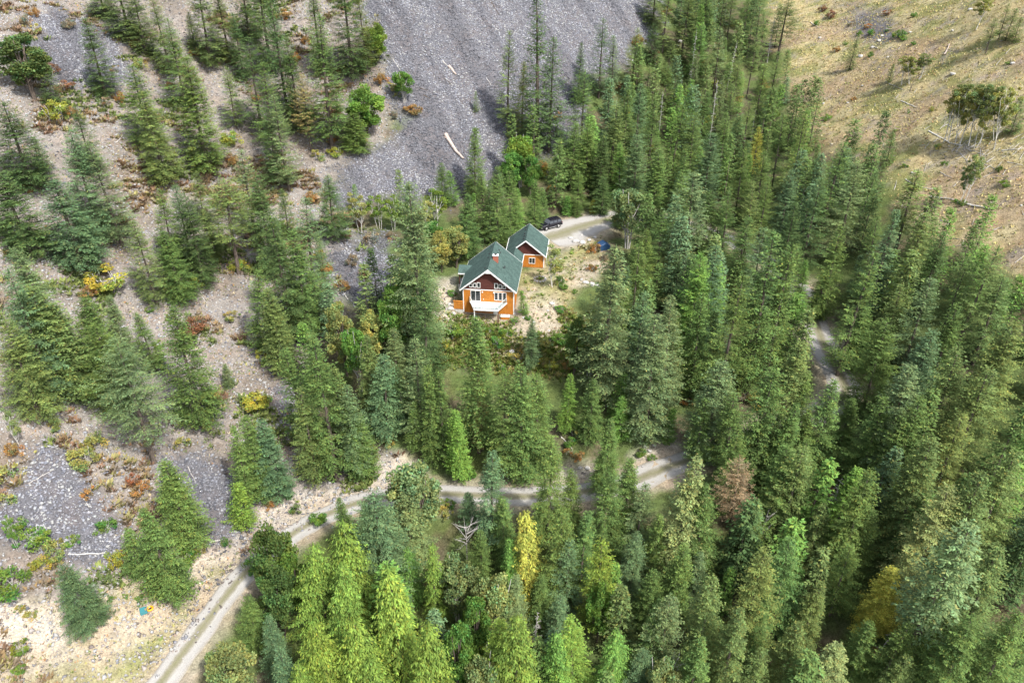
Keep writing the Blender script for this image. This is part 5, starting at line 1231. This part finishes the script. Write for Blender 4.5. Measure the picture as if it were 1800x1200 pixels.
# ------------------------------------------------------------------ one label for each tree, shrub, log and boulder
LAND = [(110,60,'beside the upper left grey scree'),(30,120,'at the upper left edge'),(110,190,'above the yellow bush at upper left'),(180,200,'on the pale slope at upper left'),(250,40,'along the top left edge'),
(340,40,'along the top edge left of centre'),(255,220,'in the left slope\'s long upper row'),(330,200,'on the upper left slope'),(430,130,'on the upper slope left of the scree'),(400,260,'on the middle of the upper left slope'),
(540,130,'left of the great scree'),(640,60,'at the upper left edge of the great scree'),(640,190,'where the scree narrows at its left'),(720,150,'on the left edge of the great scree'),(600,300,'below the lower left scree edge'),(480,260,'in the row left of the scree foot'),
(830,120,'on the great scree'),(820,260,'at the foot of the great scree'),(930,150,'right of the great scree'),(1060,110,'at the upper right edge of the scree'),(1170,30,'along the top edge right of the scree'),(1280,60,'along the top edge near the hillside'),
(1200,150,'in the upper middle forest'),(1320,200,'in the forest below the open hillside'),(1040,270,'behind the driveway'),(1120,300,'above the driveway end'),(920,290,'right behind the garage'),(870,350,'between garage and scree'),(800,370,'behind the house'),(690,380,'above the small scree patch'),
(570,360,'left of the small scree patch'),(600,490,'at the small scree patch'),(730,470,'left of the house'),(690,560,'below the small scree patch'),(800,560,'below the left side of the house'),(870,580,'in front of the house'),(960,600,'on the bank right of the house yard'),(970,480,'on the lawn beside the house'),(1030,430,'at the right end of the lawn'),
(1070,560,'right of the yard'),(1140,420,'right of the lawn'),(1220,380,'in the forest right of the driveway'),(1180,600,'in the central right forest'),(1280,480,'in the forest between lawn and road bend'),(1260,260,'in the forest above the driveway'),
(1380,40,'at the hillside\'s upper left'),(1400,280,'along the lower edge of the hillside'),(1390,540,'left of the right road bend'),(1500,460,'above the right road bend'),(1540,640,'right of the road bend'),(1410,700,'below the right road bend'),(1320,640,'in the forest left of the road bend'),
(1480,120,'on the open hillside upper left'),(1580,60,'near the small scree on the hillside'),(1600,150,'in the middle of the open hillside'),(1760,50,'at the upper right corner'),(1740,190,'in the birch clump on the hillside'),(1570,250,'on the lower open hillside'),(1700,310,'on the hillside below the birch clump'),(1620,380,'at the hillside\'s lower edge'),(1740,470,'at the right edge below the hillside'),(1650,500,'in the forest below the hillside'),(1660,680,'in the right hand forest'),(1770,700,'at the right edge'),
(30,330,'at the left edge, upper half'),(110,350,'in the large left group'),(180,480,'around the big yellow bush'),(290,420,'in the left middle group'),(390,400,'in the slope group left of centre'),(470,470,'in the column left of the scree patch'),(340,560,'around the rust red bush'),(40,540,'at the left edge, middle'),(110,600,'in the lower group on the left'),(210,680,'around the broad bare-trunked pine'),(310,640,'right of the broad bare-trunked pine'),(380,690,'on the pale slope left of centre'),(450,670,'by the orange bushes left of centre'),
(550,700,'in the big group above the road'),(640,720,'above the road, left of the dry gully'),(740,710,'right of the dry gully'),(800,740,'above the road below the house'),(900,740,'between house and lower road'),(1010,740,'above the white road bank'),(1110,730,'above the road\'s right stretch'),(1250,720,'right of the road\'s end'),
(60,760,'on the lower left slope'),(150,830,'on the lower left grey scree'),(250,860,'between the lower left scree patches'),(350,860,'on the lower scree patch'),(440,820,'above the road at left'),(40,960,'at the left edge, lower part'),(130,1010,'by the blue-green tree at lower left'),(220,960,'beside the lower left scree'),(320,960,'left of the gravel road'),(90,1110,'in the lower left corner'),(520,880,'on the sandy road bank'),
(450,980,'below the road at lower left'),(600,980,'below the road, left of centre'),(700,900,'in front of the road\'s middle'),(480,1120,'along the bottom edge at left'),(600,1120,'at the bottom, left of centre'),(720,1060,'in the bottom light green group'),(820,1020,'around the pale forked dead tree'),(860,900,'in front of the road below the house'),(940,960,'beside the bright yellow cedar'),(850,1140,'at the bottom edge, centre'),(960,1100,'at the bottom, right of centre'),
(1040,880,'in front of the road\'s right end'),(1120,900,'below the road\'s right end'),(1080,1020,'in the lower centre right forest'),(1110,1130,'at the bottom, centre right'),(1220,900,'in the lower forest right of the road'),(1300,850,'beside the brown half-dead tree'),(1240,1080,'in the bottom right middle'),(1350,930,'around the white snag at lower right'),(1400,820,'in the lower right forest, left part'),(1380,1060,'in the big lower right group'),(1490,860,'around the leaning grey snag'),(1520,940,'in the lower right forest, middle'),(1490,1130,'at the bottom right'),(1580,1050,'beside the pale yellow tree'),(1570,780,'in the lower right forest, upper part'),(1660,860,'in the right forest, lower part'),(1700,980,'around the long leaning trunk'),(1770,900,'at the right edge, lower part'),(1740,1120,'in the lower right corner')]
NOUN = {'fir_tree': 'fir', 'young_fir': 'young fir', 'pine_tree': 'open-crowned pine', 'cedar_tree': 'drooping cedar', 'broadleaf_tree': 'broadleaf tree', 'birch_tree': 'white-stemmed birch', 'dead_tree': 'leafless dead tree', 'shrub': 'bush', 'fallen_log': 'log', 'boulder': 'boulder'}
CATS = {'fir_tree': 'fir tree', 'young_fir': 'fir tree', 'pine_tree': 'pine tree', 'cedar_tree': 'cedar tree', 'broadleaf_tree': 'tree', 'birch_tree': 'birch tree', 'dead_tree': 'dead tree', 'shrub': 'bush', 'fallen_log': 'log', 'boulder': 'boulder'}
GRP = {'fir_tree': 'firs of the mountain forest', 'young_fir': 'firs of the mountain forest', 'pine_tree': 'open pines on the slopes', 'cedar_tree': 'cedars of the lower forest', 'broadleaf_tree': 'broadleaf trees among the conifers', 'birch_tree': 'young birches', 'dead_tree': 'standing dead trees', 'shrub': 'autumn bushes on the slopes', 'fallen_log': 'fallen logs lying on the slopes', 'boulder': 'pale boulders lying loose'}
LIM = {'fir_tree': (13, 20, 27), 'young_fir': (4, 6, 99), 'pine_tree': (12, 18, 26), 'cedar_tree': (12, 18, 26), 'broadleaf_tree': (6, 10, 16), 'birch_tree': (5, 9, 14), 'dead_tree': (8, 14, 20), 'shrub': (2.4, 4, 6.5), 'fallen_log': (3, 6, 11), 'boulder': (.7, 1.2, 2)}
SZ = {'tree': ('small', 'middle-sized', 'tall', 'very tall'), 'shrub': ('small', 'middle-sized', 'large', 'very large'), 'fallen_log': ('short', 'middling', 'long', 'very long')}
ORD = ['', 'second', 'third', 'fourth', 'fifth', 'sixth', 'seventh', 'eighth', 'ninth', 'tenth']
from collections import defaultdict
bk = defaultdict(list)
for it in PLANTS:
    root, name, code, H, tx, ty, my, by = it
    ph = min(LAND, key=lambda q: (q[0] - tx) ** 2 + (q[1] - my) ** 2)[2]
    a, b, c = LIM[name]; sz = SZ.get(name, SZ['shrub'] if name == 'boulder' else SZ['tree'])[(H > a) + (H > b) + (H > c)]
    cw = COLS[code][1] if code in COLS else code
    if name == 'dead_tree': cw = 'grey'
    if name == 'shrub': cw = SHN[code]
    bk[f'{sz} {cw} {NOUN[name]} {ph}'].append(it)
lens = []
for base, its in bk.items():
    its.sort(key=lambda q: q[4]); n_ = len(its); lens.append(n_)
    for i, it in enumerate(its):
        if n_ == 1: lab = base
        elif n_ == 2: lab = base + (', left one', ', right one')[i]
        elif i == 0: lab = base + ', leftmost'
        elif i == n_ - 1: lab = base + ', rightmost'
        else: lab = base + f', {ORD[min(i, 9)]} from left'
        if len(lab.split()) > 16: print('LONG', lab)
        tag(it[0], lab, CATS[it[1]], GRP[it[1]])
print('LABELS', len(PLANTS), 'largest bucket', max(lens))
